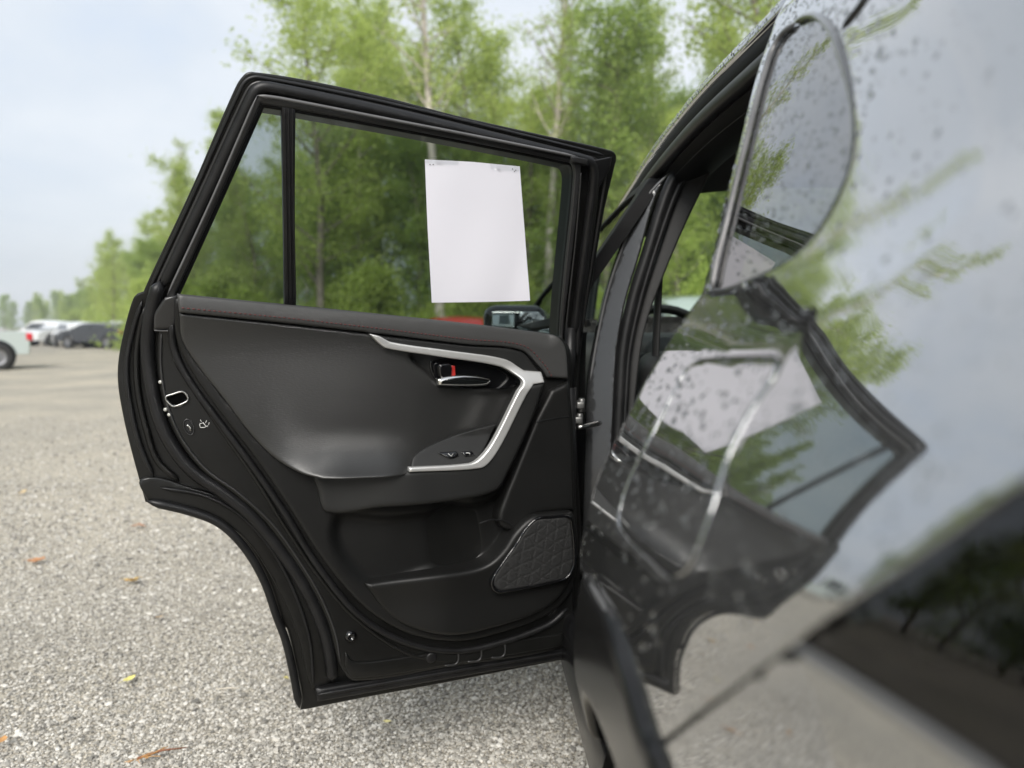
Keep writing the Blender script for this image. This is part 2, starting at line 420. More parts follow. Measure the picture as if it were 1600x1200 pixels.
def bead(name, surf, pts, r, mat, parent, off=0.0, closed=False, sharp=False, n=10, flat=1.0, mb=None, offs=None):
    c = curve(surf, pts, off, closed, sharp)
    c = resample(c, .012, closed); o = np.full(len(c), off)
    if offs is not None: o = o + offs(c[:, 0], c[:, 1])
    P = surf.map(c[:, 0], c[:, 1], o); m_ = mb or MB()
    if not closed and len(P) > 8:
        r = np.full(len(P), r); r[[0, -1]] *= .15; r[[1, -2]] *= .7; o_ = np.zeros(len(P)); o_[[0, -1]] = -.7; o_[[1, -2]] = -.2
        P = surf.map(c[:, 0], c[:, 1], o + o_ * r)
    m_.tube(P, r, n, closed, flat)
    return None if mb else m_.build(name, mat, parent)
def local_frame(surf, px, py, off):
    a, b_ = surf.unproject(px, py, off); P = surf.map(np.array([a]), np.array([b_]), np.array([off]))[0]
    return P, surf.dir(a, b_, off)

#@@GROUND
# ------------------------------------------------------------------ ground
m = bpy.data.materials.new('gravel_lot'); ns, ls = nodes(m); p = ns['Principled BSDF']; p.inputs['Roughness'].default_value = .9
p.inputs['Specular IOR Level'].default_value = .25
t = ns.new('ShaderNodeTexCoord')
vo = ns.new('ShaderNodeTexVoronoi'); vo.inputs['Scale'].default_value = 105; vo.inputs['Randomness'].default_value = 1
vo2 = ns.new('ShaderNodeTexVoronoi'); vo2.inputs['Scale'].default_value = 160
nz = ns.new('ShaderNodeTexNoise'); nz.inputs['Scale'].default_value = .55; nz.inputs['Detail'].default_value = 6; nz.inputs['Roughness'].default_value = .6
nf = ns.new('ShaderNodeTexNoise'); nf.inputs['Scale'].default_value = 7; nf.inputs['Detail'].default_value = 5
for q in (vo, vo2, nz, nf): ls.new(t.outputs['Object'], q.inputs['Vector'])
sx = ns.new('ShaderNodeSeparateColor'); ls.new(vo.outputs['Color'], sx.inputs[0])
rp = ns.new('ShaderNodeValToRGB'); rp.color_ramp.elements[0].color = (.37, .347, .302, 1); rp.color_ramp.elements[1].color = (.65, .613, .535, 1)
e = rp.color_ramp.elements.new(.45); e.color = (.51, .48, .416, 1)
ls.new(sx.outputs[0], rp.inputs['Fac'])
gap = ns.new('ShaderNodeMapRange'); gap.inputs[1].default_value = .25; gap.inputs[2].default_value = .75; gap.inputs[3].default_value = 1; gap.inputs[4].default_value = .62
ls.new(vo.outputs['Distance'], gap.inputs[0])
mu = ns.new('ShaderNodeMix'); mu.data_type = 'RGBA'; mu.blend_type = 'MULTIPLY'; mu.inputs[0].default_value = 1
ls.new(rp.outputs['Color'], mu.inputs[6]); ls.new(gap.outputs[0], mu.inputs[7])
rz = ns.new('ShaderNodeValToRGB'); rz.color_ramp.elements[0].position = .35; rz.color_ramp.elements[1].position = .68
rz.color_ramp.elements[0].color = (.80, .79, .78, 1); rz.color_ramp.elements[1].color = (1.18, 1.13, 1.05, 1)
ls.new(nz.outputs['Fac'], rz.inputs['Fac'])
mu2 = ns.new('ShaderNodeMix'); mu2.data_type = 'RGBA'; mu2.blend_type = 'MULTIPLY'; mu2.inputs[0].default_value = 1
ls.new(mu.outputs[2], mu2.inputs[6]); ls.new(rz.outputs['Color'], mu2.inputs[7])
ls.new(mu2.outputs[2], p.inputs['Base Color'])
ad = ns.new('ShaderNodeMath'); ad.operation = 'ADD'; ls.new(vo.outputs['Distance'], ad.inputs[0])
ml = ns.new('ShaderNodeMath'); ml.operation = 'MULTIPLY'; ml.inputs[1].default_value = .5; ls.new(vo2.outputs['Distance'], ml.inputs[0]); ls.new(ml.outputs[0], ad.inputs[1])
bp = ns.new('ShaderNodeBump'); bp.inputs['Strength'].default_value = .8; bp.inputs['Distance'].default_value = .008; bp.invert = True
ls.new(ad.outputs[0], bp.inputs['Height']); ls.new(bp.outputs['Normal'], p.inputs['Normal'])
M['ground'] = m
xs = np.unique(np.concatenate([np.linspace(-900, -40, 18), np.linspace(-40, 40, 60), np.linspace(40, 900, 18)]))
ys = np.unique(np.concatenate([np.linspace(-400, -20, 10), np.linspace(-20, 60, 60), np.linspace(60, 1500, 24)]))
gx, gy = np.meshgrid(xs, ys); gz = -.012 + .012 * np.sin(gx * .7 + 1.3 * np.sin(gy * .31)) * np.cos(gy * .43) 
V = np.stack([gx.ravel(), gy.ravel(), gz.ravel()], 1); nx_ = len(xs)
idx = np.arange(len(V)).reshape(len(ys), nx_)
Fq = np.stack([idx[:-1, :-1].ravel(), idx[:-1, 1:].ravel(), idx[1:, 1:].ravel(), idx[1:, :-1].ravel()], 1)
tag(fast_mesh('ground', V, Fq, 'ground', smooth=True), kind='structure')

# loose stones of the gravel nearest the car
def pebbles(n):
    u = RNG.random(n); Y = 1.6 / (1 - u * (1 - 1.6 / 9.5))
    X = (RNG.random(n) - .62) * 2.0 * Y * .62
    sz = RNG.lognormal(math.log(.0034), .36, n); sz = np.clip(sz, .0025, .014) * np.clip(Y / 2.6, 1, 1.7)
    t_ = (1 + 5 ** .5) / 2
    iv = np.array([(-1, t_, 0), (1, t_, 0), (-1, -t_, 0), (1, -t_, 0), (0, -1, t_), (0, 1, t_), (0, -1, -t_), (0, 1, -t_), (t_, 0, -1), (t_, 0, 1), (-t_, 0, -1), (-t_, 0, 1)]) / 1.9
    it = np.array([(0, 11, 5), (0, 5, 1), (0, 1, 7), (0, 7, 10), (0, 10, 11), (1, 5, 9), (5, 11, 4), (11, 10, 2), (10, 7, 6), (7, 1, 8), (3, 9, 4), (3, 4, 2), (3, 2, 6), (3, 6, 8), (3, 8, 9), (4, 9, 5), (2, 4, 11), (6, 2, 10), (8, 6, 7), (9, 8, 1)])
    V = np.broadcast_to(iv, (n, 12, 3)) * RNG.uniform(.72, 1.25, (n, 12, 1))
    V = V * np.stack([RNG.uniform(.8, 1.35, n), RNG.uniform(.7, 1.2, n), RNG.uniform(.5, .85, n)], 1)[:, None]
    a = RNG.random(n) * 6.28; c, s_ = np.cos(a), np.sin(a)
    V = np.stack([V[..., 0] * c[:, None] - V[..., 1] * s_[:, None], V[..., 0] * s_[:, None] + V[..., 1] * c[:, None], V[..., 2]], 2)
    gz = -.012 + .012 * np.sin(X * .7 + 1.3 * np.sin(Y * .31)) * np.cos(Y * .43)
    V = V * sz[:, None, None] + np.stack([X, Y, gz + sz * .25], 1)[:, None]
    Fq = (it[None] + (np.arange(n) * 12)[:, None, None]).reshape(-1, 3)
    return V.reshape(-1, 3), Fq
m = bpy.data.materials.new('gravel_stone'); ns, ls = nodes(m); p = ns['Principled BSDF']; p.inputs['Roughness'].default_value = .85
ge = ns.new('ShaderNodeNewGeometry'); rp = ns.new('ShaderNodeValToRGB')
cols = [(0, (.13, .123, .11)), (.2, (.27, .256, .228)), (.5, (.395, .372, .33)), (.8, (.51, .486, .437)), (1, (.66, .635, .585))]
rp.color_ramp.elements[0].color = (*cols[0][1], 1); rp.color_ramp.elements[1].color = (*cols[-1][1], 1)
for q, c in cols[1:-1]: e = rp.color_ramp.elements.new(q); e.color = (*c, 1)
ls.new(ge.outputs['Random Per Island'], rp.inputs['Fac']); ls.new(rp.outputs['Color'], p.inputs['Base Color'])
V, Fq = pebbles(110000)
tag(fast_mesh('gravel', V, Fq, m), kind='stuff')

#@@CAR
# ------------------------------------------------------------------ the dark grey car
CAR = tag(empty('parked_car', (XC, 1.8, 0)), 'dark grey wet car close by on the right with its rear side door wide open', 'car')
bpy.context.view_layer.update()
CI = CAR.matrix_world.inverted()
def under(o, parent):                                  # parent while keeping the place it was modelled in
    o.parent = parent; o.matrix_parent_inverse = parent.matrix_world.inverted(); return o

# --- rear door, open
DOOR = empty('rear_door', tuple(DS.H + np.array([0, 0, .3])), 0); under(DOOR, CAR); bpy.context.view_layer.update()
OUT = [(383, 114), (395, 111), (480, 124), (600, 150), (720, 181), (840, 208), (955, 234), (964, 243), (961, 262),
       (945, 330), (926, 440), (912, 520), (905, 600), (903, 700), (908, 800), (909, 880), (905, 925), (897, 990), (889, 1030, 1),
       (700, 1067), (560, 1093), (470, 1111, 1), (472, 1090), (462, 1040), (449, 985), (440, 976, 1), (437, 960), (418, 905), (388, 853), (350, 816), (300, 797), (227, 785, 1),
       (215, 742), (205, 705), (193, 655), (184, 600), (185, 560), (195, 510), (208, 466), (216, 457, 1), (224, 455, 1), (236, 428), (300, 292), (368, 135)]
GLASS = [(275, 458, 1), (340, 314), (408, 161, 1), (440, 166), (600, 195), (760, 226), (880, 251), (895, 257), (898, 280), (884, 420), (876, 528, 1), (860, 545, 1), (700, 528, 1), (445, 500, 1), (274, 482, 1)]
HOLE = curve(DS, GLASS, -.01)
def skin_off(a, b): return -.035 * sstep(b, .95, .75) * 0
patch('door_skin', DS, OUT, 'jamb', DOOR, -.012, .022, .005, .055, holes=[HOLE])
under(bpy.data.objects['door_skin'], DOOR)
DP = lambda *a, **k: under(patch(*a, **k), DOOR)
DB = lambda *a, **k: under(bead(*a, **k), DOOR)
# outer sheet (paint) behind
SK = [q for q in OUT]
belt = [(224, 470), (275, 475), (445, 495), (700, 520), (878, 545)]
LOW = [(216, 458), (275, 470), (445, 490), (700, 515), (900, 545, 1)] + [q for q in OUT[12:37]]
lw_ = curve(DS, LOW, -.085); lw_ = lw_.mean(0) + (lw_ - lw_.mean(0)) * .955
DP('outer_panel', DS, lw_, 'paint', None, -.085, .03, .012, .02, relief=lambda a, b: .03 * ((b - .75) / .4) ** 2)
# inner metal panel
INN = [(246, 512), (246, 580), (257, 640), (279, 690), (315, 736), (362, 771), (405, 808), (448, 862), (485, 918), (512, 975), (524, 1020), (532, 1045), (556, 1066), (700, 1044), (880, 1013), (895, 985), (898, 900), (900, 700), (896, 600), (890, 540), (860, 535), (445, 490), (278, 472), (252, 470)]
DP('inner_panel', DS, INN, 'jamb', None, .024, .012, .008, .03)
# wheel-arch flange sheet between arch edge and inner panel
ARCH = [(222, 748), (300, 762), (365, 785), (410, 825), (452, 880), (487, 940), (508, 1000), (516, 1040), (517, 1068, 1), (488, 1078, 1), (480, 1060), (468, 1005), (448, 950), (420, 895), (385, 845), (340, 812), (300, 799), (232, 787, 1)]
DP('arch_flange', DS, ARCH, 'jamb', None, -.002, .014, .004, .01)
# seals and lips
DB('arch_seal', DS, [(229, 783), (300, 800), (345, 819), (384, 858), (413, 908), (432, 962), (446, 1000), (458, 1050), (468, 1106)], .0085, 'rubber', None, .004)
DB('arch_lip', DS, [(250, 762), (320, 775), (375, 805), (425, 860), (462, 930), (484, 1000), (490, 1070)], .0035, 'rubber', None, .004)
DB('body_seal', DS, [(250, 440), (238, 480), (231, 530), (233, 580), (246, 645), (268, 695), (303, 738), (352, 772), (395, 808), (440, 862), (478, 920), (505, 980), (517, 1030), (520, 1065)], .0125, 'rubber', None, .012)
DB('seal_lip', DS, [(222, 470), (207, 520), (199, 560), (199, 600), (208, 655), (222, 705), (240, 745)], .0045, 'rubber', None, -.002)
DB('flange_fold', DS, [(226, 480), (216, 530), (213, 570), (217, 620), (229, 672), (246, 720), (280, 752)], .006, 'jamb', None, -.003)
DB('panel_bead', DS, [(252, 520), (252, 580), (264, 640), (288, 692), (325, 736), (375, 772), (425, 818), (462, 868), (500, 930), (524, 990), (532, 1035)], .0022, 'garnish', None, .026)
sill = [(494, 1078, 1), (700, 1042), (888, 1011, 1), (889, 1029, 1), (700, 1062), (496, 1098, 1)]
DP('sill_seal', DS, sill, 'rubber', None, .012, .02, .006, .012)
DB('sill_lip', DS, [(494, 1086), (700, 1050), (888, 1019)], .004, 'rubber', None, .014)
DP('drain_plate', DS, [(540, 1020, 1), (556, 1035), (640, 1026), (880, 990, 1), (878, 1010, 1), (700, 1040), (556, 1060), (540, 1045)], 'jamb', None, .029, .02, .003, .006)
for k, (x, y) in enumerate([(716, 1024), (752, 1018), (789, 1012)]):
    DB('rib', DS, [(x, y - 9), (x - 2, y + 12), (x - 22, y + 16)], .0022, 'garnish', None, .032)
mb = MB(); P, n = local_frame(DS, 674, 1028, .031); mb.lathe([(0, .002), (.009, .002), (.012, .0005), (.012, -.004)], P, n)
under(mb.build('drain_plug', 'rubber'), DOOR)
for x, y, r, o in [(548, 995, .0125, .026), (490, 951, .010, .002), (515, 1018, .009, .002)]:
    P, n = local_frame(DS, x, y, o); mb = MB()
    mb.lathe([(0, .001), (r * .35, .001), (r * .42, .004), (r * .62, .005), (r * .68, .0025), (r, .0015), (r, -.002)], P, n)
    under(mb.build('fastener', 'gloss'), DOOR)
# latch hardware
latch = [(257, 620), (266, 616), (287, 611), (292, 622), (284, 629), (268, 634), (262, 630)]
M['latch_shade'] = pm('latch_shade_black', (.0015, .0015, .0015), .9, spec=.02)
DP('latch_pocket_shade', DS, latch, 'latch_shade', None, .026, .006, 0, 0)  # flat near-black patch, paints the shade inside the latch opening
DB('latch', DS, [(259, 621), (270, 616), (284, 612), (290, 615), (294, 624), (289, 629), (272, 635), (266, 632)], .0020, 'steel', None, .028, closed=True)
DB('sash_seam', DS, [(241, 516), (258, 517), (275, 515)], .0015, 'edge', None, .028)
DP('sash_cover', DS, [(248, 478), (258, 464, 1), (277, 461, 1), (279, 487, 1), (274, 514, 1), (240, 515, 1), (241, 492)], 'garnish', None, .034, .010, .006, .015)
DB('latch_lever', DS, [(258, 621), (263, 628), (270, 634), (280, 634), (290, 630)], .0022, 'steel', None, .026)
for x, y in [(250, 597), (258, 640), (264, 648)]:
    P, n = local_frame(DS, x, y, .026); mb = MB(); mb.lathe([(0, .0012), (.0026, .0011), (.0034, .0004), (.0036, -.004)], P, n + DS.D * .5, 16); under(mb.build('latch_bolt', 'zinc'), DOOR)
DP('child_lock_slot', DS, [(289, 660), (294, 657), (299, 662), (301, 672), (298, 677), (293, 674), (290, 667)], 'black', None, .0255, .005, 0, 0)
DB('child_lock_rim', DS, [(287, 661), (292, 655), (299, 659), (303, 671), (300, 679), (294, 678), (289, 671)], .0011, 'garnish', None, .026, closed=True)
DB('child_lock_lever', DS, [(292, 664), (297, 668), (298, 675)], .0022, 'steel', None, .0275)
mb = MB()
for pl in ([(313, 656), (315, 659)], [(312, 662), (317, 661)], [(317, 660), (321, 665), (325, 667)], [(313, 668), (319, 668), (325, 665)], [(312, 663), (313, 668)], [(323, 657), (321, 661)], [(327, 660), (326, 664)]):
    bead('', DS, pl, .0007, None, None, .0252, sharp=True, mb=mb, n=5)
o = under(mb.build('child_lock_mark', 'mark'), DOOR); o['kind'] = 'stuff'
# window frame
DB('frame_groove', DS, [(232, 456), (306, 296), (377, 138), (388, 124), (405, 121), (600, 160), (840, 217), (945, 243)], .0036, 'rubber', None, -.004)
DB('frame_groove', DS, [(240, 456), (313, 300), (384, 146), (395, 132), (412, 129), (600, 167), (840, 225), (935, 249)], .003, 'garnish', None, -.001)
DB('frame_seal', DS, [(252, 452), (325, 300), (394, 152), (404, 139), (422, 137), (600, 175), (840, 232), (912, 249), (926, 258), (928, 280), (918, 360), (906, 450), (897, 530)], .0105, 'rubber', None, .004, offs=lambda a, b: 0 * a)
gar_o = [(262, 462, 1), (330, 314), (401, 147, 1), (440, 153), (600, 183), (760, 214), (922, 246, 1), (912, 300), (895, 420), (884, 535, 1), (872, 535, 1)]
GAR = [(260, 464, 1), (330, 312), (401, 147, 1), (440, 153), (600, 183), (760, 214), (905, 243, 1), (908, 262), (905, 300), (892, 420), (880, 540, 1), (860, 545, 1), (700, 528, 1), (445, 500, 1), (266, 484, 1)]
HG = curve(DS, GLASS, .012)
DP('window_garnish', DS, GAR, 'garnish', None, .012, .02, .0035, .02, holes=[HG])
DB('garnish_highlight', DS, [(261, 462), (330, 314), (402, 149)], .0024, 'edge', None, .016)  # lighter grey beads paint the highlight along the garnish rim
DB('garnish_highlight', DS, [(402, 149), (440, 154), (600, 185), (760, 216), (903, 245)], .0030, 'edge', None, .016)
DP('frame_cap', DS, [(893, 243, 1), (919, 248, 1), (918, 258, 1), (893, 253, 1)], 'garnish', None, .020, .01, .003, .006)
DB('upright_seal', DS, [(936, 256), (924, 360), (908, 480), (902, 560)], .006, 'rubber', None, .006)
DB('upright_lip', DS, [(950, 252), (936, 340), (920, 440), (909, 520)], .0028, 'garnish', None, -.003)
DB('upright_lip', DS, [(908, 270), (900, 370), (889, 470), (884, 528)], .0018, 'garnish', None, .018)
DP('corner_cap', DS, [(928, 250, 1), (958, 244, 1), (952, 268, 1), (933, 300), (926, 330, 1)], 'black', None, .012, .012, .003, .02)
DP('window_divider', DS, [(440, 163, 1), (462, 168, 1), (461, 330), (463, 492, 1), (445, 492, 1), (443, 330)], 'rubber', None, .010, .012, .003, .018)
for dx in (5, 11, 17): DB('divider_rib', DS, [(440 + dx, 168), (443 + dx * .93, 330), (445 + dx, 478)], .0015, 'rubber', None, .0115)
DB('glass_run', DS, GLASS, .0075, 'matte', None, -.001, closed=True)
under(patch('window_glass', DS, curve(DS, GLASS, -.004), 'glass', None, -.004, .03, 0, 0), DOOR)
DB('glass_seal', DS, [(264, 462), (300, 466), (445, 478), (700, 505), (866, 524)], .004, 'rubber', None, .006)
# trim: base panel
def px(x, y, o=.05): return DS.unproject(x, y, o)
TRIM = [(272, 470, 1), (276, 530), (300, 582), (350, 652), (402, 720), (452, 793), (505, 875), (570, 950), (636, 990), (704, 1003), (760, 996), (850, 965), (890, 930), (903, 880), (902, 800), (899, 700), (891, 594), (888, 545), (876, 527), (445, 482), (276, 466, 1)]
pk = curve(DS, [(515, 812), (620, 800), (707, 788), (770, 772), (800, 735), (850, 780), (800, 850), (770, 885), (680, 905), (575, 925)], .05)
vc = np.array(px(716, 850))
armline = curve(DS, [(540, 805), (707, 785), (780, 765), (835, 655), (870, 560)], .05, closed=False)
INS = [(280, 489, 1), (284, 530), (310, 573), (347, 620), (393, 680), (427, 714), (466, 736), (500, 743, 1), (640, 737, 1), (760, 728, 1), (800, 680), (845, 590, 1), (815, 549), (730, 540), (600, 524), (450, 507)]
insp = curve(DS, INS, .052)
def trim_rel(a, b):
    q = np.stack([a, b], 1); d = np.where(inside(q, pk), dist(q, pk), 0)
    g = np.exp(-(((a - vc[0]) / .034) ** 2 + ((b - vc[1] - .5 * (a - vc[0])) / .075) ** 2))
    di = np.where(inside(q, insp), dist(q, insp), 0)
    return -.022 * sstep(d, 0, .03) - .06 * g - .08 * sstep(di, .004, .016)
DP('trim_panel', DS, TRIM, 'plastic', None, .048, .0075, .007, .02, relief=trim_rel)
DB('trim_seal', DS, [(268, 500), (272, 545), (294, 592), (343, 660), (396, 730), (446, 803), (498, 886), (562, 962), (632, 1003), (704, 1017), (764, 1009), (855, 977), (888, 950)], .007, 'rubber', None, .030)
DB('panel_crease', DS, [(270, 560), (330, 650), (400, 750), (450, 830), (505, 910), (560, 970), (640, 1022), (720, 1035)], .004, 'jamb', None, .026)
# trim: leather insert
botl = curve(DS, [(360, 635), (393, 677), (427, 713), (466, 735), (500, 743), (570, 741), (640, 737), (740, 730)], .055, closed=False)
bez = curve(DS, [(640, 553), (668, 588), (690, 604), (760, 610), (803, 609), (835, 592), (822, 580), (790, 564), (700, 550)], .055)
sA, sB = px(640, 640)[0], px(800, 640)[0]
zt = px(690, 610)[1]
def ins_rel(a, b):
    q = np.stack([a, b], 1); d = dist(q, botl, False); r = .055 * np.clip(1 - d / .105, 0, 1) ** 2.6 * (1 - sstep(-a, -px(590, 700)[0], -px(690, 700)[0])) * (1 - sstep(a, px(540, 700)[0], px(400, 690)[0]))
    db = np.where(inside(q, bez), dist(q, bez), 0); r = r - .022 * sstep(db, 0, .012)
    w = sstep(-a, -sA, -sB); r = r - .028 * w * sstep(b, zt + .03, zt - .02)
    r = r + .012 * (1 - sstep(np.abs(b - zt), 0, .03)) * sstep(-a, -sA - .01, -sA + .06) * np.where(db > 0, 0, 1) * 0
    return r
DP('door_insert', DS, INS, 'leather', None, .056, .006, .006, .012, relief=ins_rel)
# trim: padded sill with stitching
PAD = [(276, 458, 1), (445, 475), (700, 501), (858, 521), (874, 527), (885, 545), (889, 592, 1), (856, 590, 1), (845, 574), (815, 547), (730, 538), (600, 522), (450, 505), (280, 488, 1)]
topl = curve(DS, [(276, 458), (445, 475), (700, 501), (858, 521)], .06, closed=False)
DP('sill_pad', DS, PAD, 'pad', None, .064, .007, .006, .014, relief=lambda a, b: -.012 * np.clip(1 - dist(np.stack([a, b], 1), topl, False) / .034, 0, 1) ** 1.6)
st = curve(DS, [(284, 481), (450, 497), (600, 514), (730, 530), (818, 540), (851, 570), (862, 588)], .065, closed=False)
st = resample(st, .0045, False); mb = MB(); so_ = .0655 - .012 * np.clip(1 - dist(st, topl, False) / .034, 0, 1) ** 1.6
SP = DS.map(st[:, 0], st[:, 1], so_)
for i in range(0, len(SP) - 1, 2): mb.tube([SP[i], SP[i] * .5 + SP[i + 1] * .5 + DS.N * .0006, SP[i + 1]], .0008, 5)
o = under(mb.build('stitching', 'stitch'), DOOR); o['kind'] = 'stuff'
st2 = curve(DS, [(862, 588), (876, 589), (887, 590)], .066, closed=False)
# trim: upper garnish, handle bezel, armrest, silver strip
DP('pull_garnish', DS, [(585, 525, 1), (730, 541), (814, 550), (840, 578), (850, 586, 1), (826, 588), (795, 570), (700, 557), (612, 543)], 'plastic2', None, .062, .008, .003, .01)
ARM = [(492, 746, 1), (640, 736, 1), (738, 728), (762, 716), (782, 688), (822, 607), (834, 600, 1), (853, 598, 1), (834, 655), (795, 740), (776, 768), (707, 784), (600, 796), (516, 807), (500, 770)]
aS = px(640, 760)[0]; aL = px(495, 760)[0]
DP('armrest', DS, ARM, 'plastic2', None, .094, .008, .010, .05, relief=lambda a, b: -.030 * sstep(a, aS - .02, aL))
SIL = [(583, 522, 1), (597, 525), (618, 535), (707, 548), (797, 562), (827, 580, 1), (853, 582, 1), (853, 598, 1), (835, 601, 1), (823, 618), (787, 690), (767, 721), (751, 732), (640, 738, 1), (640, 731, 1), (733, 725), (750, 717), (771, 690), (811, 611), (820, 598), (816, 590), (791, 574), (700, 559), (610, 545), (599, 538)]
silt = px(700, 560)[1]
DP('silver_strip', DS, SIL, 'silver', None, .100, .004, .0035, .012, relief=lambda a, b: -.028 * sstep(b, silt - .07, silt - .015))
SW = [(643, 734, 1), (652, 715), (690, 695), (745, 677), (787, 666, 1), (772, 692), (752, 716), (735, 725)]
zb = px(690, 730)[1]
swr = lambda a, b: -.030 * np.clip((b - zb) / .05, 0, 1.3)
DP('switch_panel', DS, SW, 'plastic2', None, .096, .005, .0025, .03, relief=swr)
DP('switch_plate', DS, [(662, 724, 1), (676, 708), (745, 706), (766, 703), (752, 716), (733, 722)], 'plastic', None, .0945, .005, .0015, .004, relief=swr)
DP('window_switch', DS, [(690, 710, 1), (719, 708, 1), (722, 714, 1), (708, 718), (697, 714, 1)], 'gloss', None, .101, .003, .002, .008, relief=swr)
DP('seat_switch', DS, [(727, 709, 1), (742, 707, 1), (747, 713, 1), (731, 715, 1)], 'gloss', None, .101, .003, .002, .008, relief=swr)
mb = MB(); bead('', DS, [(705, 711), (709, 715), (713, 711)], .0006, None, None, .1035, sharp=True, mb=mb, n=5, offs=swr)
bead('', DS, [(733, 710), (738, 710), (739, 712)], .0009, None, None, .1035, sharp=True, mb=mb, n=5, offs=swr)
o = under(mb.build('switch_mark', 'mark'), DOOR); o['kind'] = 'stuff'
DP('handle_bezel', DS, [(672, 566), (682, 562), (712, 562), (776, 574), (803, 590), (806, 604), (760, 608), (692, 605), (680, 594)], 'gloss', None, .043, .006, .002, .008)
DP('door_handle', DS, [(684, 592, 1), (700, 588), (728, 586), (766, 591), (770, 596), (762, 603), (720, 604), (686, 603, 1)], 'chrome', None, .072, .003, .0085, .008, relief=lambda a, b: -.006 * sstep(-a, -px(700, 595)[0], -px(768, 595)[0]))
DP('lock_lever', DS, [(687, 572), (692, 569), (705, 570), (706, 585), (704, 589), (690, 590), (687, 584)], 'gloss', None, .066, .003, .0035, .01)
DP('lock_flag', DS, [(706, 571, 1), (711, 572, 1), (712, 587, 1), (706, 588, 1)], 'red', None, .060, .003, .001, .01)
# lower trim and pocket
POC = [(576, 921, 1), (630, 911), (680, 902), (738, 893), (766, 882), (786, 862), (806, 832), (833, 808), (866, 803), (897, 801, 1), (905, 840), (903, 890), (888, 930), (850, 962), (760, 992), (704, 1000), (640, 987), (604, 962)]
DP('map_pocket', DS, POC, 'plastic', None, .090, .008, .011, .05, relief=lambda a, b: -.020 * sstep(a, px(700, 950)[0], px(580, 930)[0]) - .018 * sstep(-b, -.62, -.50))
DP('pillar_trim', DS, [(838, 655, 1), (862, 610, 1), (890, 597, 1), (897, 700), (899, 798, 1), (866, 800), (832, 806), (800, 830), (780, 815), (790, 775), (800, 750)], 'plastic', None, .066, .009, .010, .03, relief=lambda a, b: .0 * a)
DB('trim_seam', DS, [(836, 660), (860, 655), (896, 650)], .0012, 'black', None, .0665)
DB('pocket_seam', DS, [(748, 818), (770, 812), (795, 817), (804, 828), (798, 842)], .0014, 'black', None, .0665)
SPK = [(834, 812), (866, 806), (888, 805), (895, 812), (900, 876), (893, 898), (880, 908), (785, 927), (772, 924), (767, 912), (772, 898), (800, 858)]
spi = curve(DS, SPK, .092)
ctr = spi.mean(0); spin = ctr + (spi - ctr) * .90
DP('speaker_frame', DS, spi, 'gloss', None, .094, .006, .003, .012, holes=[ctr + (spi - ctr) * .93])
def tri(a, b):
    s_ = .026; d = np.full(len(a), 1e9); sk = a + .35 * b
    for an, ph in ((.15, .3), (1.15, .1), (2.2, .6)):
        u = (a * math.cos(an) + b * math.sin(an)) / s_ + ph + .12 * np.sin(a * 60); d = np.minimum(d, np.abs(u - np.round(u)) * s_)
    return -.0011 * (1 - sstep(d, 0, .0018))
DP('speaker_grille', DS, ctr + (spi - ctr) * .94, 'grille', None, .0925, .0028, .004, .006, relief=tri)
# hinge side hardware
for x, y in [(905, 632), (902, 655), (906, 940)]:
    P, n = local_frame(DS, x, y, .0); mb = MB()
    mb.box(P, (.018, .05, .016), bev=.003); mb.lathe([(0, .016), (.006, .016), (.008, .012), (.008, -.016), (0, -.016)], P + DS.N * .012, (0, 0, 1), 12)
    under(mb.build('hinge', 'hinge_metal' if y < 700 else 'jamb'), DOOR)
mb = MB(); mb.tube([(.245, 1.715, .865), (.26, 1.72, .866), (.30, 1.76, .868)], .006, 8); under(mb.build('check_strap', 'steel'), DOOR)
mb = MB(); a0 = np.array([.213, 1.70, 0.])
for z0, z1, r in [(.30, .60, .012), (.60, .96, .016), (.96, 1.10, .013)]:
    mb.tube([(.226, 1.715, z0), (.226, 1.715, z1)], r, 10)
under(mb.build('hinge_seal', 'rubber'), DOOR)

#@@BODY
# --- rear flank of the body
BP = lambda *a, **k: under(patch(*a, **k), CAR)
BB = lambda *a, **k: under(bead(*a, **k), CAR)
QGL = [(1110, 452), (1117, 415), (1136, 338), (1166, 218), (1194, 112), (1212, 66), (1240, 36), (1262, 26), (1280, 29), (1300, 56), (1323, 120), (1336, 188), (1330, 258), (1305, 320), (1270, 373), (1228, 410), (1180, 434), (1132, 452)]
qh = curve(BS, QGL, -.002)
FUEL = [(1068, 585), (1082, 570), (1100, 563), (1195, 559), (1212, 565), (1210, 582), (1180, 630), (1140, 705), (1113, 790), (1083, 874), (1068, 896), (1050, 901), (1010, 866), (975, 830), (967, 806), (984, 748), (1018, 682), (1048, 622)]
fh = curve(BS, FUEL, 0); fc = fh.mean(0)
LAMP = [(1232, 1003, 1), (1420, 876), (1600, 757, 1), ('ab', .10, 1.13), ('ab', .02, 1.10), ('ab', .08, 1.00, 1), (1600, 1248, 1), (1500, 1180), (1400, 1113)]
JOINT = [(1021, 1170), (1120, 1092), (1240, 1006), (1420, 880), (1600, 750)]
jl = curve(BS, JOINT, 0, closed=False)
ab = lambda y, z, *c: ('ab', float(y), float(z), *c)
EDGE = [(1205, 52), (1186, 105), (1158, 215), (1128, 335), (1104, 430), (1096, 460, 1), (1068, 498), (1030, 560), (996, 618), (962, 688), (936, 742), (918, 800), (908, 850), (906, 890, 1)]
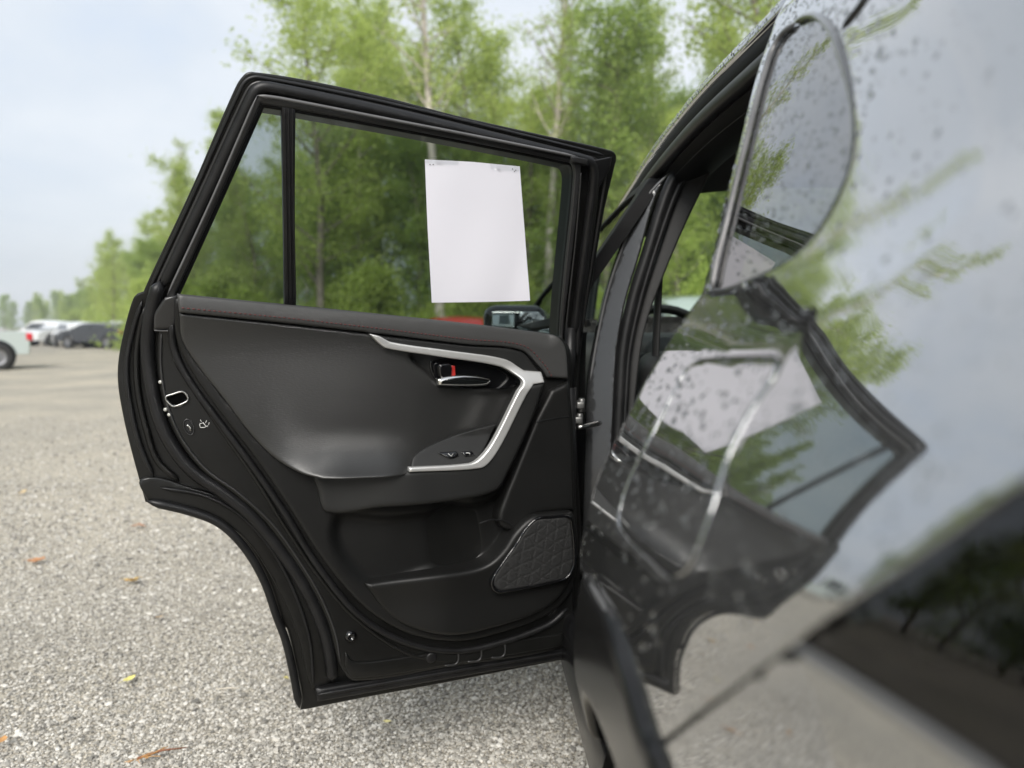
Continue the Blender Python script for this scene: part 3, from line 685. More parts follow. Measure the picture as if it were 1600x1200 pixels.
QUART = EDGE + [(924, 926), (944, 962), (968, 1040), (994, 1130), (1016, 1178, 1)] + [ab(p[0], p[1]) for p in jl[7:-1:5]] + [ab(jl[-1][0], jl[-1][1]), ab(.16, 1.13), ab(.05, 1.16), ab(-.30, 1.18, 1), ab(-.30, 1.30), ab(-.10, 1.50, 1), ab(.30, 1.565), ab(.80, 1.565), ab(.985, 1.558, 1), ab(.985, 1.51)]
BP('quarter_panel', BS, QUART, 'paint', None, 0, .009, .0014, .03, holes=[curve(BS, QGL, 0), fc + (fh - fc) * 1.018])
BP('quarter_window', QS, [(1106, 456), (1113, 412), (1132, 336), (1163, 216), (1191, 110), (1209, 63), (1238, 32), (1262, 22), (1283, 26), (1304, 54), (1327, 119), (1340, 188), (1334, 260), (1309, 322), (1273, 377), (1230, 414), (1181, 438), (1132, 456)], 'glass_dark', None, -.002, .012, 0, 0)
fq = BS.unproject(1172, 582, 0)
FD = patch('fuel_door', BS, fh, 'paint', None, .0, .006, .0016, .012); under(FD, CAR)
BP('fuel_door_recess', BS, fc + (fh - fc) * 1.05, 'black', None, -.012, .03, 0, 0)
gf = [(1112, 452), (1119, 413), (1138, 337), (1167, 218), (1195, 112), (1214, 64), (1242, 36)]
BB('window_moulding', QS, gf, .0034, 'moulding', None, .002)
gr_ = [(1242, 35), (1262, 25), (1281, 28), (1302, 55), (1325, 120), (1338, 188), (1332, 260), (1307, 322), (1272, 375), (1230, 413), (1181, 437), (1132, 455), (1111, 454)]
BB('window_moulding', QS, gr_, .0036, 'jamb_grey', None, .0015)
bl = curve(BS, [(1098, 462), (1140, 458), (1200, 438), (1250, 410), (1282, 378)], 0, closed=False)
BB('belt_moulding', QS, [(1100, 460), (1140, 456), (1200, 437), (1248, 408), (1282, 370), (1308, 324)], .0042, 'rubber', None, .004)
BB('roof_joint', BS, [(1314, 48), (1350, 2), (1390, -60)], .0035, 'black', None, .0)
bump_low = [ab(-.25, .60), ab(.18, .60, 1), ab(.22, .70), ab(.33, .79)]
JO2 = [ab(p[0] - .0035, p[1] - .003) for p in jl[7::5]]
# tail lamp
BP('tail_lamp_lens', BS, LAMP, 'lens', None, .004, .010, .004, .02)
lp = curve(BS, LAMP, -.02); lc = lp.mean(0)
TL = empty('tail_lamp', tuple(BS.map(np.array([lc[0]]), np.array([lc[1]]), np.array([0.]))[0])); under(TL, CAR); bpy.context.view_layer.update()
under(bpy.data.objects['tail_lamp_lens'], TL)
under(patch('lamp_housing', BS, lc + (lp - lc) * .985, 'gloss', None, -.022, .015, 0, .0), TL)
under(bead('lamp_bezel', BS, [(1385, 920), (1450, 885), (1530, 855), (1620, 832)], .0045, 'black', None, -.012), TL)
under(patch('lamp_reflector', BS, [(1385, 925), (1450, 893), (1530, 865), (1640, 845), (1640, 900), (1500, 985), (1440, 985)], 'mirror_grey' if 'mirror_grey' in M else 'jamb_grey', None, -.018, .012, .002, .004), TL)
under(bead('lamp_rim', BS, [(1440, 985), (1500, 985), (1560, 930), (1640, 892)], .006, 'black', None, -.012), TL)
under(bead('bumper_lip_highlight', BS, [(1232, 1007), (1330, 1068), (1420, 1127), (1510, 1188), (1600, 1251)], .0022, 'moulding', None, .004), TL)  # added light grey bead, paints the highlight on the bumper lip
# bumper below the lamp
BUM = [(1026, 1174, 1), (1120, 1098), (1236, 1012, 1), (1330, 1071), (1420, 1130), (1510, 1191), (1600, 1254), ab(.07, .985), ab(-.30, .95, 1), ab(-.35, .62, 1), ab(.10, .62, 1), ab(.22, .70), ab(.36, .775), ab(.45, .81)]
BP('rear_bumper', BS, BUM, 'paint', None, .001, .010, .0016, .02)
BP('bumper_lower', BS, [ab(-.34, .62, 1), ab(.10, .62, 1), ab(.14, .45), ab(.14, .25, 1), ab(-.34, .25, 1)], 'cladding', None, .006, .03, .01, .03)
# wheel arch cladding
cl_in = [(906, 893, 1), (922, 926), (942, 963), (966, 1042), (992, 1134), (1014, 1186)]
CLAD = cl_in + [ab(.40, .775), ab(.24, .69), ab(.17, .55), ab(.155, .40, 1), ab(.195, .38, 1), ab(.215, .52), ab(.28, .64), ab(.40, .715), ab(.55, .74), ab(.68, .725), ab(.795, .68), ab(.85, .60, 1), ab(.90, .66, 1)]
BP('arch_cladding', BS, CLAD, 'cladding', None, .010, .010, .012, .05)
BB('arch_highlight', BS, [(913, 897), (931, 927), (951, 964), (975, 1043), (1001, 1134), (1022, 1186)], .0032, 'moulding', None, .003)  # light grey bead paints the highlight on the body's lower edge
# inner arch liner and sill under the opening
mb = MB(); rows = []
for a in np.linspace(-.15, math.pi + .15, 22): rows.append([(.16, .52 - .41 * math.cos(a), .36 + .39 * math.sin(a)), (.45, .52 - .40 * math.cos(a), .36 + .38 * math.sin(a))])
mb.loft(rows); under(mb.build('arch_liner', 'black'), CAR)
mb = MB(); mb.box((.27, 1.9, .34), (.12, 2.0, .16), bev=.03); under(mb.build('side_sill', 'cladding'), CAR)

# --- door opening, pillar, header
JIN = [(1048, 266, 1), (1007, 308), (977, 367), (948, 450), (931, 525), (919, 596), (915, 700), (912, 800), (910, 1000, 1), (955, 1000, 1), (958, 700), (962, 600), (966, 540), (979, 468), (1000, 398), (1025, 310)]
PILLAR = empty('centre_pillar', (.3, 1.8, .4)); under(PILLAR, CAR); bpy.context.view_layer.update()
under(patch('pillar_panel', JS, JIN, 'jamb_grey', None, 0, .012, .006, .02), PILLAR)
under(bead('pillar_edge', JS, [(1046, 270), (1009, 310), (980, 368), (951, 450), (934, 525), (922, 596)], .003, 'edge', None, .0), PILLAR)
under(bead('pillar_seal', JS, [(1062, 262), (1040, 308), (1012, 396), (989, 470), (974, 545), (969, 620), (965, 720), (962, 1000)], .016, 'rubber', None, .004), PILLAR)
under(bead('pillar_seal', JS, [(1075, 265), (1052, 312), (1022, 398), (1000, 472), (984, 547), (978, 622), (974, 720)], .007, 'rubber', None, .006), PILLAR)
under(patch('pillar_trim', JS, [(1070, 262, 1), (1115, 262, 1), (1074, 346), (1037, 433), (1008, 517), (995, 608), (985, 720), (985, 1000, 1), (972, 1000, 1), (974, 720), (978, 620), (984, 545), (1003, 470), (1030, 390)], 'interior', None, -.012, .015, .006, .03), PILLAR)
RAIL = np.array([(.36, .20, 1.545), (.43, .60, 1.553), (.448, 1.02, 1.552), (.455, 1.55, 1.556), (.456, 2.05, 1.508), (.470, 2.85, 1.372), (.50, 3.25, 1.16)])
rl = spline(RAIL, [False] * len(RAIL), False, 8)
mb = MB(); mb.tube(rl + np.array([.016, 0, -.016]), .020, 12, flat=1.3); under(mb.build('drip_moulding', 'matte'), CAR)
mb = MB(); mb.tube(rl + np.array([.008, 0, .012]), .014, 12); under(mb.build('roof_edge', 'paint'), CAR)
mb = MB(); mb.tube(rl[12:] + np.array([.004, 0, -.045]), .016, 10); under(mb.build('header_seal', 'rubber'), CAR)
mb = MB(); mb.tube(rl[12:34] + np.array([.035, 0, -.075]), .014, 10); under(mb.build('header_seal', 'rubber'), CAR)
mb = MB(); mb.tube(rl[12:34] + np.array([.030, 0, -.055]), .0035, 8); under(mb.build('header_lip', 'garnish'), CAR)
mb = MB(); mb.loft([rl[12:36] + np.array(q) for q in ((.0, 0, -.02), (.03, 0, -.10), (.12, 0, -.07))]); under(mb.build('header_panel', 'matte'), CAR)
# roof sheet
rows = []
for i in range(0, 34):
    p = rl[i]; w = XC - p[0]; row = []
    for u in np.linspace(0, 1, 15):
        row.append((p[0] + .010 + u * (2 * w - .02), p[1], p[2] + .012 + .055 * math.sin(u * math.pi) ** .7))
    rows.append(row)
mb = MB(); mb.loft(rows); under(mb.build('roof', 'paint'), CAR)
mb = MB(); mb.loft([[(x, y, z - .05) for x, y, z in r] for r in rows]); under(mb.build('headliner', 'headliner'), CAR)
ri = rl[:-8] + np.array([.02, 0, .010])
# --- front door and front wing
FRD = empty('front_door', (.3, 1.82, .4)); under(FRD, CAR); bpy.context.view_layer.update()
WIN = [ab(1.84, 1.13, 1), ab(1.86, 1.42), ab(1.90, 1.44), ab(2.10, 1.437), ab(2.50, 1.355), ab(2.95, 1.175), ab(3.00, 1.12, 1)]
FDO = [ab(1.775, 1.10), ab(1.79, 1.44), ab(1.90, 1.472), ab(2.10, 1.458), ab(2.55, 1.372), ab(3.05, 1.18), ab(3.06, 1.10, 1), ab(2.90, .95), ab(2.80, .50), ab(2.78, .30, 1), ab(1.80, .30, 1), ab(1.775, .60)]
zm = lambda a, b: 0 * a
LOWF = [ab(1.775, 1.105, 1), ab(3.06, 1.085, 1), ab(2.92, .95), ab(2.80, .50), ab(2.78, .30, 1), ab(1.80, .30, 1), ab(1.775, .60)]
under(patch('door_panel', FS, LOWF, 'paint', None, 0, .04, .006, .04), FRD)
under(patch('window_frame', FS, [q for q in FDO[:6]] + [ab(3.06, 1.09, 1), ab(1.775, 1.107, 1)], 'matte', None, .003, .03, .004, .035, holes=[curve(FS, WIN, 0)]), FRD)
under(patch('window_glass', FS, WIN, 'glass_clear', None, -.006, .06, 0, 0), FRD)
MIR = empty('wing_mirror', (.15, 2.75, 1.1)); under(MIR, FRD); bpy.context.view_layer.update()
mb = MB(); mb.box((.155, 2.78, 1.105), (.235, .13, .16), bev=.045); o = under(mb.build('wing_mirror_shell', 'gloss'), CAR); o.name = 'mirror_shell'; under(o, MIR)
mb = MB(); mb.box((.155, 2.712, 1.105), (.170, .004, .105), bev=.0015); o = under(mb.build('mirror_glass', 'mirror'), MIR)
mb = MB(); mb.tube([(.26, 2.80, 1.05), (.31, 2.82, 1.04)], .03, 10); under(mb.build('mirror_arm', 'gloss'), MIR)
for o_ in list(MIR.children):                          # the mirror is one part of the car, its pieces sub-parts
    pass
MIR.parent = CAR; MIR.matrix_parent_inverse = CAR.matrix_world.inverted()
wf = [ab(3.07, 1.08, 1), ab(3.6, 1.05), ab(4.0, .96), ab(4.10, .80), ab(4.08, .40, 1), ab(3.60, .40), ab(3.58, .62), ab(3.45, .77), ab(3.2, .82), ab(2.98, .77), ab(2.84, .60), ab(2.82, .50, 1), ab(2.94, .95)]
BPF = lambda n_, pts, mt, **k: under(patch(n_, FS, pts, mt, None, **k), CAR)
BPF('front_wing', wf, 'paint', off=0, sp=.05, rnd=.006, skirt=.04)
# --- right-hand side, seen through the cabin
RW1 = [ab(1.84, 1.12, 1), ab(1.86, 1.455), ab(2.10, 1.45), ab(2.50, 1.36), ab(2.95, 1.18), ab(3.00, 1.12, 1)]
RW2 = [ab(.95, 1.14, 1), ab(1.05, 1.46), ab(1.40, 1.47), ab(1.72, 1.46), ab(1.74, 1.12, 1)]
RSD = [ab(-.40, .45, 1), ab(-.35, 1.15), ab(-.05, 1.50), ab(.60, 1.545), ab(1.90, 1.53), ab(2.15, 1.50), ab(2.55, 1.41), ab(3.05, 1.20), ab(3.10, 1.09), ab(3.6, 1.05), ab(4.0, .96), ab(4.10, .75), ab(4.05, .35, 1), ab(3.58, .35), ab(3.5, .7), ab(3.2, .78), ab(2.9, .7), ab(2.8, .30, 1), ab(.93, .30, 1), ab(.85, .65), ab(.52, .78), ab(.2, .65), ab(.12, .35, 1)]
under(patch('side_panel', FR, RSD, 'paint', None, 0, .05, .006, .05, holes=[curve(FR, RW1, 0), curve(FR, RW2, 0)]), CAR)
for w in (RW1, RW2): under(patch('side_window', FR, w, 'glass_clear', None, -.006, .08, 0, 0), CAR)
BPF('inner_side', [ab(1.80, 1.09, 1), ab(2.9, 1.07, 1), ab(2.78, .30, 1), ab(1.80, .30, 1)], 'interior', off=-.07, sp=.1, rnd=0, skirt=0)
under(patch('inner_side', FR, [ab(.2, 1.10, 1), ab(2.95, 1.07, 1), ab(2.8, .30, 1), ab(.2, .30, 1)], 'interior', None, -.07, .1, 0, 0), CAR)
# --- floor, bonnet, windscreen, tail
mb = MB(); mb.box((XC, 1.75, .32), (1.56, 4.4, .10), bev=.03); under(mb.build('floor_pan', 'interior'), CAR)
mb = MB()
rows = []
for y, z, w in [(3.05, 1.12, .78), (3.3, 1.10, .80), (3.7, 1.05, .79), (4.0, .98, .74), (4.14, .88, .68), (4.18, .72, .66), (4.18, .35, .66)]:
    rows.append([(XC + u * w, y - .10 * abs(u) ** 3, z + .03 * (1 - u * u)) for u in np.linspace(-1, 1, 13)])
mb.loft(rows); under(mb.build('bonnet', 'paint'), CAR)
mb = MB()
mb.loft([[(XC + u * w, y - .06 * u * u, z + .02 * (1 - u * u)) for u in np.linspace(-1, 1, 11)] for y, z, w in [(2.15, 1.535, .56), (2.6, 1.39, .60), (3.1, 1.13, .68)]])
under(mb.build('windscreen', 'glass_clear'), CAR)
mb = MB()
mb.loft([[(XC + u * w, y + .10 * abs(u) ** 3, z) for u in np.linspace(-1, 1, 13)] for y, z, w in [(.15, 1.56, .62), (-.10, 1.48, .66), (-.33, 1.15, .74), (-.40, .95, .78), (-.44, .80, .80), (-.42, .40, .80), (-.30, .28, .78)]])
under(mb.build('tailgate', 'paint'), CAR)
# --- cabin: seats, dash, steering wheel, belt
def seat(x0, x1, y, back_h, name):
    t_ = empty(name, ((x0 + x1) / 2, y, .4)); under(t_, CAR); bpy.context.view_layer.update(); xc, w = (x0 + x1) / 2, x1 - x0
    mb = MB(); mb.box((xc, y + .25, .56), (w, .52, .16), bev=.05); under(mb.build('seat_cushion', 'interior'), t_)
    a = math.radians(14); R = np.array([[1, 0, 0], [0, math.cos(a), -math.sin(a)], [0, math.sin(a), math.cos(a)]])
    mb = MB(); mb.box((xc, y - .06, .62 + back_h / 2), (w, .15, back_h), R, bev=.05); under(mb.build('seat_back', 'interior'), t_)
seat(.40, 1.70, .85, .46, 'rear_seat'); seat(.42, .92, 1.95, .42, 'front_seat'); seat(1.15, 1.66, 1.95, .42, 'front_seat')
mb = MB(); mb.box((XC, 2.92, .93), (1.44, .42, .30), bev=.09); under(mb.build('dashboard', 'interior'), CAR)
SWH = empty('steering_wheel', (.66, 2.50, .98)); under(SWH, CAR); bpy.context.view_layer.update()
ax = np.array([0, -.90, .43]); u = np.array([1.0, 0, 0]); w = np.cross(ax, u)
mb = MB(); c0 = np.array([.66, 2.50, 1.00]); ang = np.linspace(0, 2 * math.pi, 40, endpoint=False)
mb.tube([c0 + .185 * (math.cos(t_) * u + math.sin(t_) * w) for t_ in ang], .016, 10, True); under(mb.build('wheel_rim', 'plastic'), SWH)
mb = MB()
for t_ in (0, math.pi, -math.pi / 2): mb.tube([c0 + .05 * (math.cos(t_) * u + math.sin(t_) * w), c0 + .18 * (math.cos(t_) * u + math.sin(t_) * w)], .014, 8)
mb.lathe([(0, .03), (.06, .028), (.075, .01), (.075, -.03), (0, -.03)], c0, ax); under(mb.build('wheel_hub', 'interior'), SWH)
mb = MB(); mb.tube([(.475, 1.85, 1.40), (.465, 1.84, 1.20), (.455, 1.83, .95), (.45, 1.83, .6)], .011, 6, flat=.25); under(mb.build('seat_belt', 'interior'), CAR)
# --- wheels
def tyre_wheel(x, y, sgn):
    t_ = empty('wheel', (x, y, .355)); under(t_, CAR); bpy.context.view_layer.update()
    mb = MB(); R_ = .355
    prof = [(.235, .0), (.25, -.012), (.30, -.022), (.335, -.016), (.350, .0), (.355, .02), (.355, .10), (.355, .19), (.345, .215), (.30, .235), (.235, .22)]
    mb.lathe(prof, (x, y, .355), (sgn, 0, 0), 64)
    for k in range(72):
        a = k * 2 * math.pi / 72
        for h, l in ((.012, .055), (.09, .05), (.165, .055)):
            c = np.array([x + sgn * (h + .02), y + (R_ + .001) * math.cos(a), .355 + (R_ + .001) * math.sin(a)])
            Rm = np.array([[1, 0, 0], [0, math.cos(a), -math.sin(a)], [0, math.sin(a), math.cos(a)]])
            mb.box(c, (l, .016, .018), Rm)
    under(smooth_angle(mb.build('tyre', 'tyre')), t_)
    mb = MB(); mb.lathe([(.236, .0), (.23, .006), (.215, .01), (.21, .05), (.20, .12), (0, .12)], (x, y, .355), (sgn, 0, 0), 48)
    for k in range(5):
        a = k * 2 * math.pi / 5; u_ = np.array([0, math.cos(a), math.sin(a)])
        Rm = np.array([[1, 0, 0], [0, math.cos(a), -math.sin(a)], [0, math.sin(a), math.cos(a)]])
        mb.box(np.array([x + sgn * .025, y, .355]) + u_ * .125, (.03, .19, .06), Rm, bev=.008)
    mb.lathe([(0, .0), (.03, .0), (.045, .012), (.05, .05)], (x, y, .355), (sgn, 0, 0), 24)
    under(smooth_angle(mb.build('rim', 'rim')), t_)
    return t_
for x, y, g in [(.150, .52, 1), (.230, 3.21, 1), (2 * XC - .23, .52, -1), (2 * XC - .23, 3.21, -1)]: tyre_wheel(x, y, g)

# --- rain drops on the flank, quarter window and roof edge
def drops(n, sampler):
    V, Fq = [], []; k = 0; ring = 7
    for _ in range(n):
        P, nn, r = sampler()
        u_ = np.cross(nn, [0, 1.0, .2]); u_ /= np.linalg.norm(u_); w_ = np.cross(nn, u_)
        el = random.uniform(.8, 1.35); th = random.random() * 6.28; hgt = random.uniform(.28, .5)
        c, s_ = math.cos(th), math.sin(th); uu = u_ * c + w_ * s_; ww = (-u_ * s_ + w_ * c) * el
        wob = [random.uniform(.85, 1.15) for _ in range(ring)]
        for rr, hh in ((1.0, -.05), (.86, .30), (.55, .72)):
            for i in range(ring):
                a = i * 6.2832 / ring
                V.append(P + r * rr * wob[i] * (math.cos(a) * uu + math.sin(a) * ww) + nn * r * hgt * hh)
        V.append(P + nn * r * hgt)
        for j in range(2):
            for i in range(ring): Fq.append((k + j * ring + i, k + j * ring + (i + 1) % ring, k + (j + 1) * ring + (i + 1) % ring, k + (j + 1) * ring + i))
        for i in range(ring): Fq.append((k + 2 * ring + i, k + 2 * ring + (i + 1) % ring, k + 3 * ring))
        k += 3 * ring + 1
    return V, Fq
Qpoly = curve(BS, QUART, 0)
def body_drop():
    while True:
        y = random.uniform(.05, .98); z = random.uniform(.80, 1.55); q = np.array([[y, z]])
        if z < .95 and random.random() < .75: continue
        if y > .55 and z > 1.16 or random.random() < (.5 if z < 1.12 else .22):
            if inside(q, Qpoly)[0]: break
    r = min(.0042, max(.0007, random.lognormvariate(math.log(.0015), .45)))
    r *= .6 if y < .45 else .85
    P = BS.map(np.array([y]), np.array([z]), np.array([.0002]))[0]
    if inside(q, qh)[0]: P = BS.map(np.array([y]), np.array([z]), np.array([0.0]))[0]; P = QS.map(np.array([y]), np.array([z]), np.array([-.0018]))[0]; r *= .75
    return P, BS.dir(y, z, 0), r
v, f = drops(4200, body_drop)
o = under(make('rain_drops', v, f, 'water'), CAR); o['kind'] = 'stuff'
def roof_drop():
    i = random.randint(2, 31); t_ = random.random(); p = ri[i] * (1 - t_) + ri[i + 1] * t_
    dx = random.random() ** 2 * .10; w = XC - p[0]; uu = (dx) / (2 * w); an = random.uniform(-.5, 1.3); n_ = np.array([-math.cos(an), 0, math.sin(an)])
    return rl[i] * (1 - t_) + rl[i + 1] * t_ + np.array([.008, 0, .012]) + n_ * .014, n_, random.uniform(.0009, .0026)
v, f = drops(900, roof_drop)
o = under(make('roof_drops', v, f, 'water'), CAR); o['kind'] = 'stuff'

# ------------------------------------------------------------------ sheet of paper taped inside the window
PAPER = tag(empty('paper_sheet', tuple(DS.map(np.array([.25]), np.array([1.29]), np.array([0.]))[0])), 'blank white sheet of paper taped upright to the open door window', 'paper')
bpy.context.view_layer.update()
pa = [(664, 249, 1), (740, 253, 1), (812, 260, 1), (820, 365, 1), (826, 470, 1), (750, 472, 1), (674, 473, 1), (668, 360, 1)]
prel = lambda a, b: .0002 * np.sin(a * 31 + b * 17) + .004 * sstep(b, 1.36, 1.16) + .0005 * np.sin(a * 40 + b * 9) + .004 * sstep(a, .18, .12) * sstep(b, 1.30, 1.16)
under(patch('sheet', DS, pa, 'paper', None, .0055, .008, 0, .0006, relief=prel, back=True), PAPER)
for pg in bpy.data.objects['sheet'].data.polygons: pg.use_smooth = False
for q in ([(664, 244, 1), (717, 249, 1), (716, 258, 1), (664, 255, 1)], [(765, 256, 1), (811, 258, 1), (812, 268, 1), (768, 265, 1)]):
    under(patch('tape', DS, q, 'tape', None, .0072, .01, 0, 0), PAPER)
mb = MB()
for x, y in [(672, 257), (677, 257), (801, 264), (806, 266), (804, 268)]:
    P, n = local_frame(DS, x, y, .0062); mb.lathe([(0, .0006), (.0009, .0005), (.0011, -.001)], P, n, 8)
o = under(mb.build('staple_mark', 'black'), PAPER); o['kind'] = 'stuff'

#@@TREES
# ------------------------------------------------------------------ trees
def leaf_mat(name, c0, c1, tr=.35):
    m = bpy.data.materials.new(name); ns, ls = nodes(m); p = ns['Principled BSDF']; p.inputs['Roughness'].default_value = .55
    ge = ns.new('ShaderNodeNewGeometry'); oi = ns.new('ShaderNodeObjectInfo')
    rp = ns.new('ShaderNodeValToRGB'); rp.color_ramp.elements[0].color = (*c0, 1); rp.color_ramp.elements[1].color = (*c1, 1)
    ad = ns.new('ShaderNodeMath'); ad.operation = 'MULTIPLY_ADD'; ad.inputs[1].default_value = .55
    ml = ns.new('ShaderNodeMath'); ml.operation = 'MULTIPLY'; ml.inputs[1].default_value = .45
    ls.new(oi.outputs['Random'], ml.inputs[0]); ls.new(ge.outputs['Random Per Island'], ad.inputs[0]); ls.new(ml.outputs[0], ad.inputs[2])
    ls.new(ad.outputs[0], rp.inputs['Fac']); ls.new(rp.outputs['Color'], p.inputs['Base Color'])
    tl = ns.new('ShaderNodeBsdfTranslucent'); ls.new(rp.outputs['Color'], tl.inputs['Color'])
    mxs = ns.new('ShaderNodeMixShader'); mxs.inputs[0].default_value = tr
    ls.new(p.outputs[0], mxs.inputs[1]); ls.new(tl.outputs[0], mxs.inputs[2]); ls.new(mxs.outputs[0], ns['Material Output'].inputs['Surface'])
    return m
M['leaf'] = leaf_mat('spring_leaves', (.32, .41, .085), (.58, .68, .19), .58)
M['leaf_dark'] = leaf_mat('deep_green_leaves', (.23, .33, .065), (.46, .58, .15), .55)  # darker green leaves for bushy trees and undergrowth
M['bark_pale'] = pm('pale_bark', (.40, .36, .31), .85, bump=('noise', 14, .6, .02), var=(5, .35))
M['bark'] = pm('grey_brown_bark', (.20, .17, .14), .9, bump=('noise', 12, .6, .02), var=(6, .3))
def grow(h, lean, limb_n, limb_l, start, seed, r0, up=.55, sub=3, wob=.05):
    """trunk and limbs as tapered tubes; returns mesh builder and the tip points that carry leaves"""
    R = random.Random(seed); mb = MB(); tips = []
    tr = [np.array([0, 0, -.2])]; d = np.array([R.uniform(-lean, lean), R.uniform(-lean, lean), 1.0])
    n = 12
    for i in range(n):
        d = d + np.array([R.gauss(0, wob), R.gauss(0, wob), 0]); d[2] = 1; tr.append(tr[-1] + d / np.linalg.norm(d) * (h + .2) / n)
    tr = np.array(tr); rad = r0 * (1 - np.linspace(0, 1, n + 1)) ** .8 + .012
    mb.tube(tr, rad, 8, cap=False)
    def at(t): x = t * n; i = min(int(x), n - 1); return tr[i] + (tr[i + 1] - tr[i]) * (x - i), rad[i]
    for k in range(limb_n):
        t = start + (1 - start) * (k + R.random()) / limb_n; p, rr = at(t); az = k * 2.4 + R.uniform(-.6, .6)
        Ln = limb_l * (1.15 - .75 * (t - start) / (1 - start)) * R.uniform(.65, 1.2)
        dv = np.array([math.cos(az), math.sin(az), up + R.uniform(-.25, .35)]); q = [p]
        for i in range(6):
            dv = dv + np.array([R.gauss(0, .16), R.gauss(0, .16), R.gauss(.03, .10)]); q.append(q[-1] + dv / np.linalg.norm(dv) * Ln / 6)
        q = np.array(q); r1 = min(rr * .55, .05) ; mb.tube(q, np.linspace(r1, .008, 7), 5, cap=False)
        tips += [(q[i], Ln) for i in range(2, 7)]
        for j in range(sub):
            i = R.randint(2, 5); az2 = R.random() * 6.28; dv2 = np.array([math.cos(az2), math.sin(az2), R.uniform(-.1, .8)]); L2 = Ln * R.uniform(.25, .5)
            s_ = [q[i]]
            for _ in range(3):
                dv2 = dv2 + np.array([R.gauss(0, .2), R.gauss(0, .2), R.gauss(0, .15)]); s_.append(s_[-1] + dv2 / np.linalg.norm(dv2) * L2 / 3)
            mb.tube(np.array(s_), np.linspace(.014, .005, 4), 4, cap=False); tips += [(x, L2) for x in s_[1:]]
    tips.append((tr[-1], limb_l * .4))
    return mb, tips
def leaves(tips, per, size, spread, seed):
    g = np.random.default_rng(seed); C = np.repeat(np.array([t[0] for t in tips]), per, 0); n = len(C)
    C = C + g.normal(0, 1, (n, 3)) * spread * g.uniform(.3, 1.15, (n, 1)) + np.array([0, 0, -.06]) * g.random((n, 1))
    nrm = g.normal(0, 1, (n, 3)) + np.array([0, 0, .6]); nrm /= np.linalg.norm(nrm, axis=1)[:, None]
    u_ = np.cross(nrm, g.normal(0, 1, (n, 3))); u_ /= np.linalg.norm(u_, axis=1)[:, None] + 1e-9; w_ = np.cross(nrm, u_)
    s_ = (size * g.uniform(.6, 1.35, n))[:, None]
    V = np.stack([C - u_ * s_, C + w_ * s_ * .55 + nrm * s_ * .12, C + u_ * s_ * 1.05, C - w_ * s_ * .55 + nrm * s_ * .12], 1).reshape(-1, 3)
    return V, np.arange(n * 4).reshape(n, 4)
PROTO = {}
def proto(kind, h, limb_n, limb_l, start, seed, per, size, spread, bark, leafm, r0=.13, lean=.05, up=.55, sub=3, wob=.05):
    mb, tips = grow(h, lean, limb_n, limb_l, start, seed, r0, up, sub, wob)
    t_ = mb.build('trunk', bark); V, Fq = leaves(tips, per, size, spread, seed + 50); c_ = fast_mesh('crown', V, Fq, leafm)
    me = (t_.data, c_.data); bpy.data.objects.remove(t_); bpy.data.objects.remove(c_); PROTO.setdefault(kind, []).append(me)
for s_ in range(3): proto('broad', 12, 28, 2.9, .20, 11 + s_, 40, .060, .36, M['bark'], M['leaf'])
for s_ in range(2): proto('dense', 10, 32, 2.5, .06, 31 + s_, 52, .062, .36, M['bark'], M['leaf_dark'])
for s_ in range(2): proto('slim', 14, 34, 1.7, .26, 51 + s_, 26, .055, .26, M['bark_pale'], M['leaf'], r0=.12, lean=.03, wob=.02)
for s_ in range(2): proto('sparse', 19, 38, 2.4, .40, 71 + s_, 5, .07, .22, M['bark_pale'], M['leaf'], r0=.20, lean=.012, wob=.012, up=.9, sub=4)
for s_ in range(3): proto('shrub', 2.6, 16, 1.5, .05, 91 + s_, 60, .07, .28, M['bark'], M['leaf'], r0=.04)
NAME = {'broad': 'broadleaf_tree', 'dense': 'bushy_tree', 'slim': 'birch_tree', 'sparse': 'bare_tree', 'shrub': 'shrub'}
def tree(kind, x, y, sc, label, group, i=None, sz=None):
    o = empty(NAME[kind], (x, y, -.02), random.random() * 6.28); o.scale = (sc, sc, sz or sc)
    tag(o, label, 'shrub' if kind == 'shrub' else 'tree', group)
    P_ = PROTO[kind]; a = P_[(i if i is not None else random.randrange(len(P_))) % len(P_)]
    for nm, me in zip(('trunk', 'crown'), a):
        c = bpy.data.objects.new(nm, me); COL.objects.link(c); c.parent = o
    return o
def pix(x, y, z):
    d = np.array([x, y, z]) - CAM; w = d @ FW
    return 800 + F * (d @ RT) / w, 600 - F * (d @ UP) / w
KIND = {'broad': 'broad tree', 'dense': 'bushy tree', 'slim': 'slender birch', 'shrub': 'leafy shrub'}
def where(x, y):
    u = pix(x, y, 4)[0]
    for lim, w in ((20, 'at the left edge of the photo'), (75, 'above the pale car at far left'), (120, 'behind the white cars of the distant row'), (175, 'behind the black car of the distant row'),
                   (235, 'just left of the open door arm'), (330, 'behind the slanted window frame'), (440, 'through the small fixed pane'),
                   (550, 'through the window beside the black divider'), (660, 'through the window left of the paper'),
                   (740, 'behind the left half of the paper sheet'), (830, 'behind the right half of the paper sheet'), (905, 'through the window right of the paper'),
                   (970, 'behind the upright front window frame'), (1035, 'between the open door and the car roof'), (1110, 'behind the front door pillar and roof'), (1250, 'above the wet car roof edge')):
        if u < lim: return w
    return 'hidden behind the dark car flank'
ROWS = ('in the front row', 'in the second row', 'in the back row')
def wood(kind, x, y, sc, group, row=None):
    if pix(x, y, 4)[0] > 1330 and kind != 'shrub': return            # nothing of it shows
    if pix(x, y, 4)[0] > 1200 and kind == 'shrub': return
    tree(kind, x, y, sc, KIND[kind] + (' ' + ROWS[row] if row is not None else '') + ' ' + where(x, y), group)
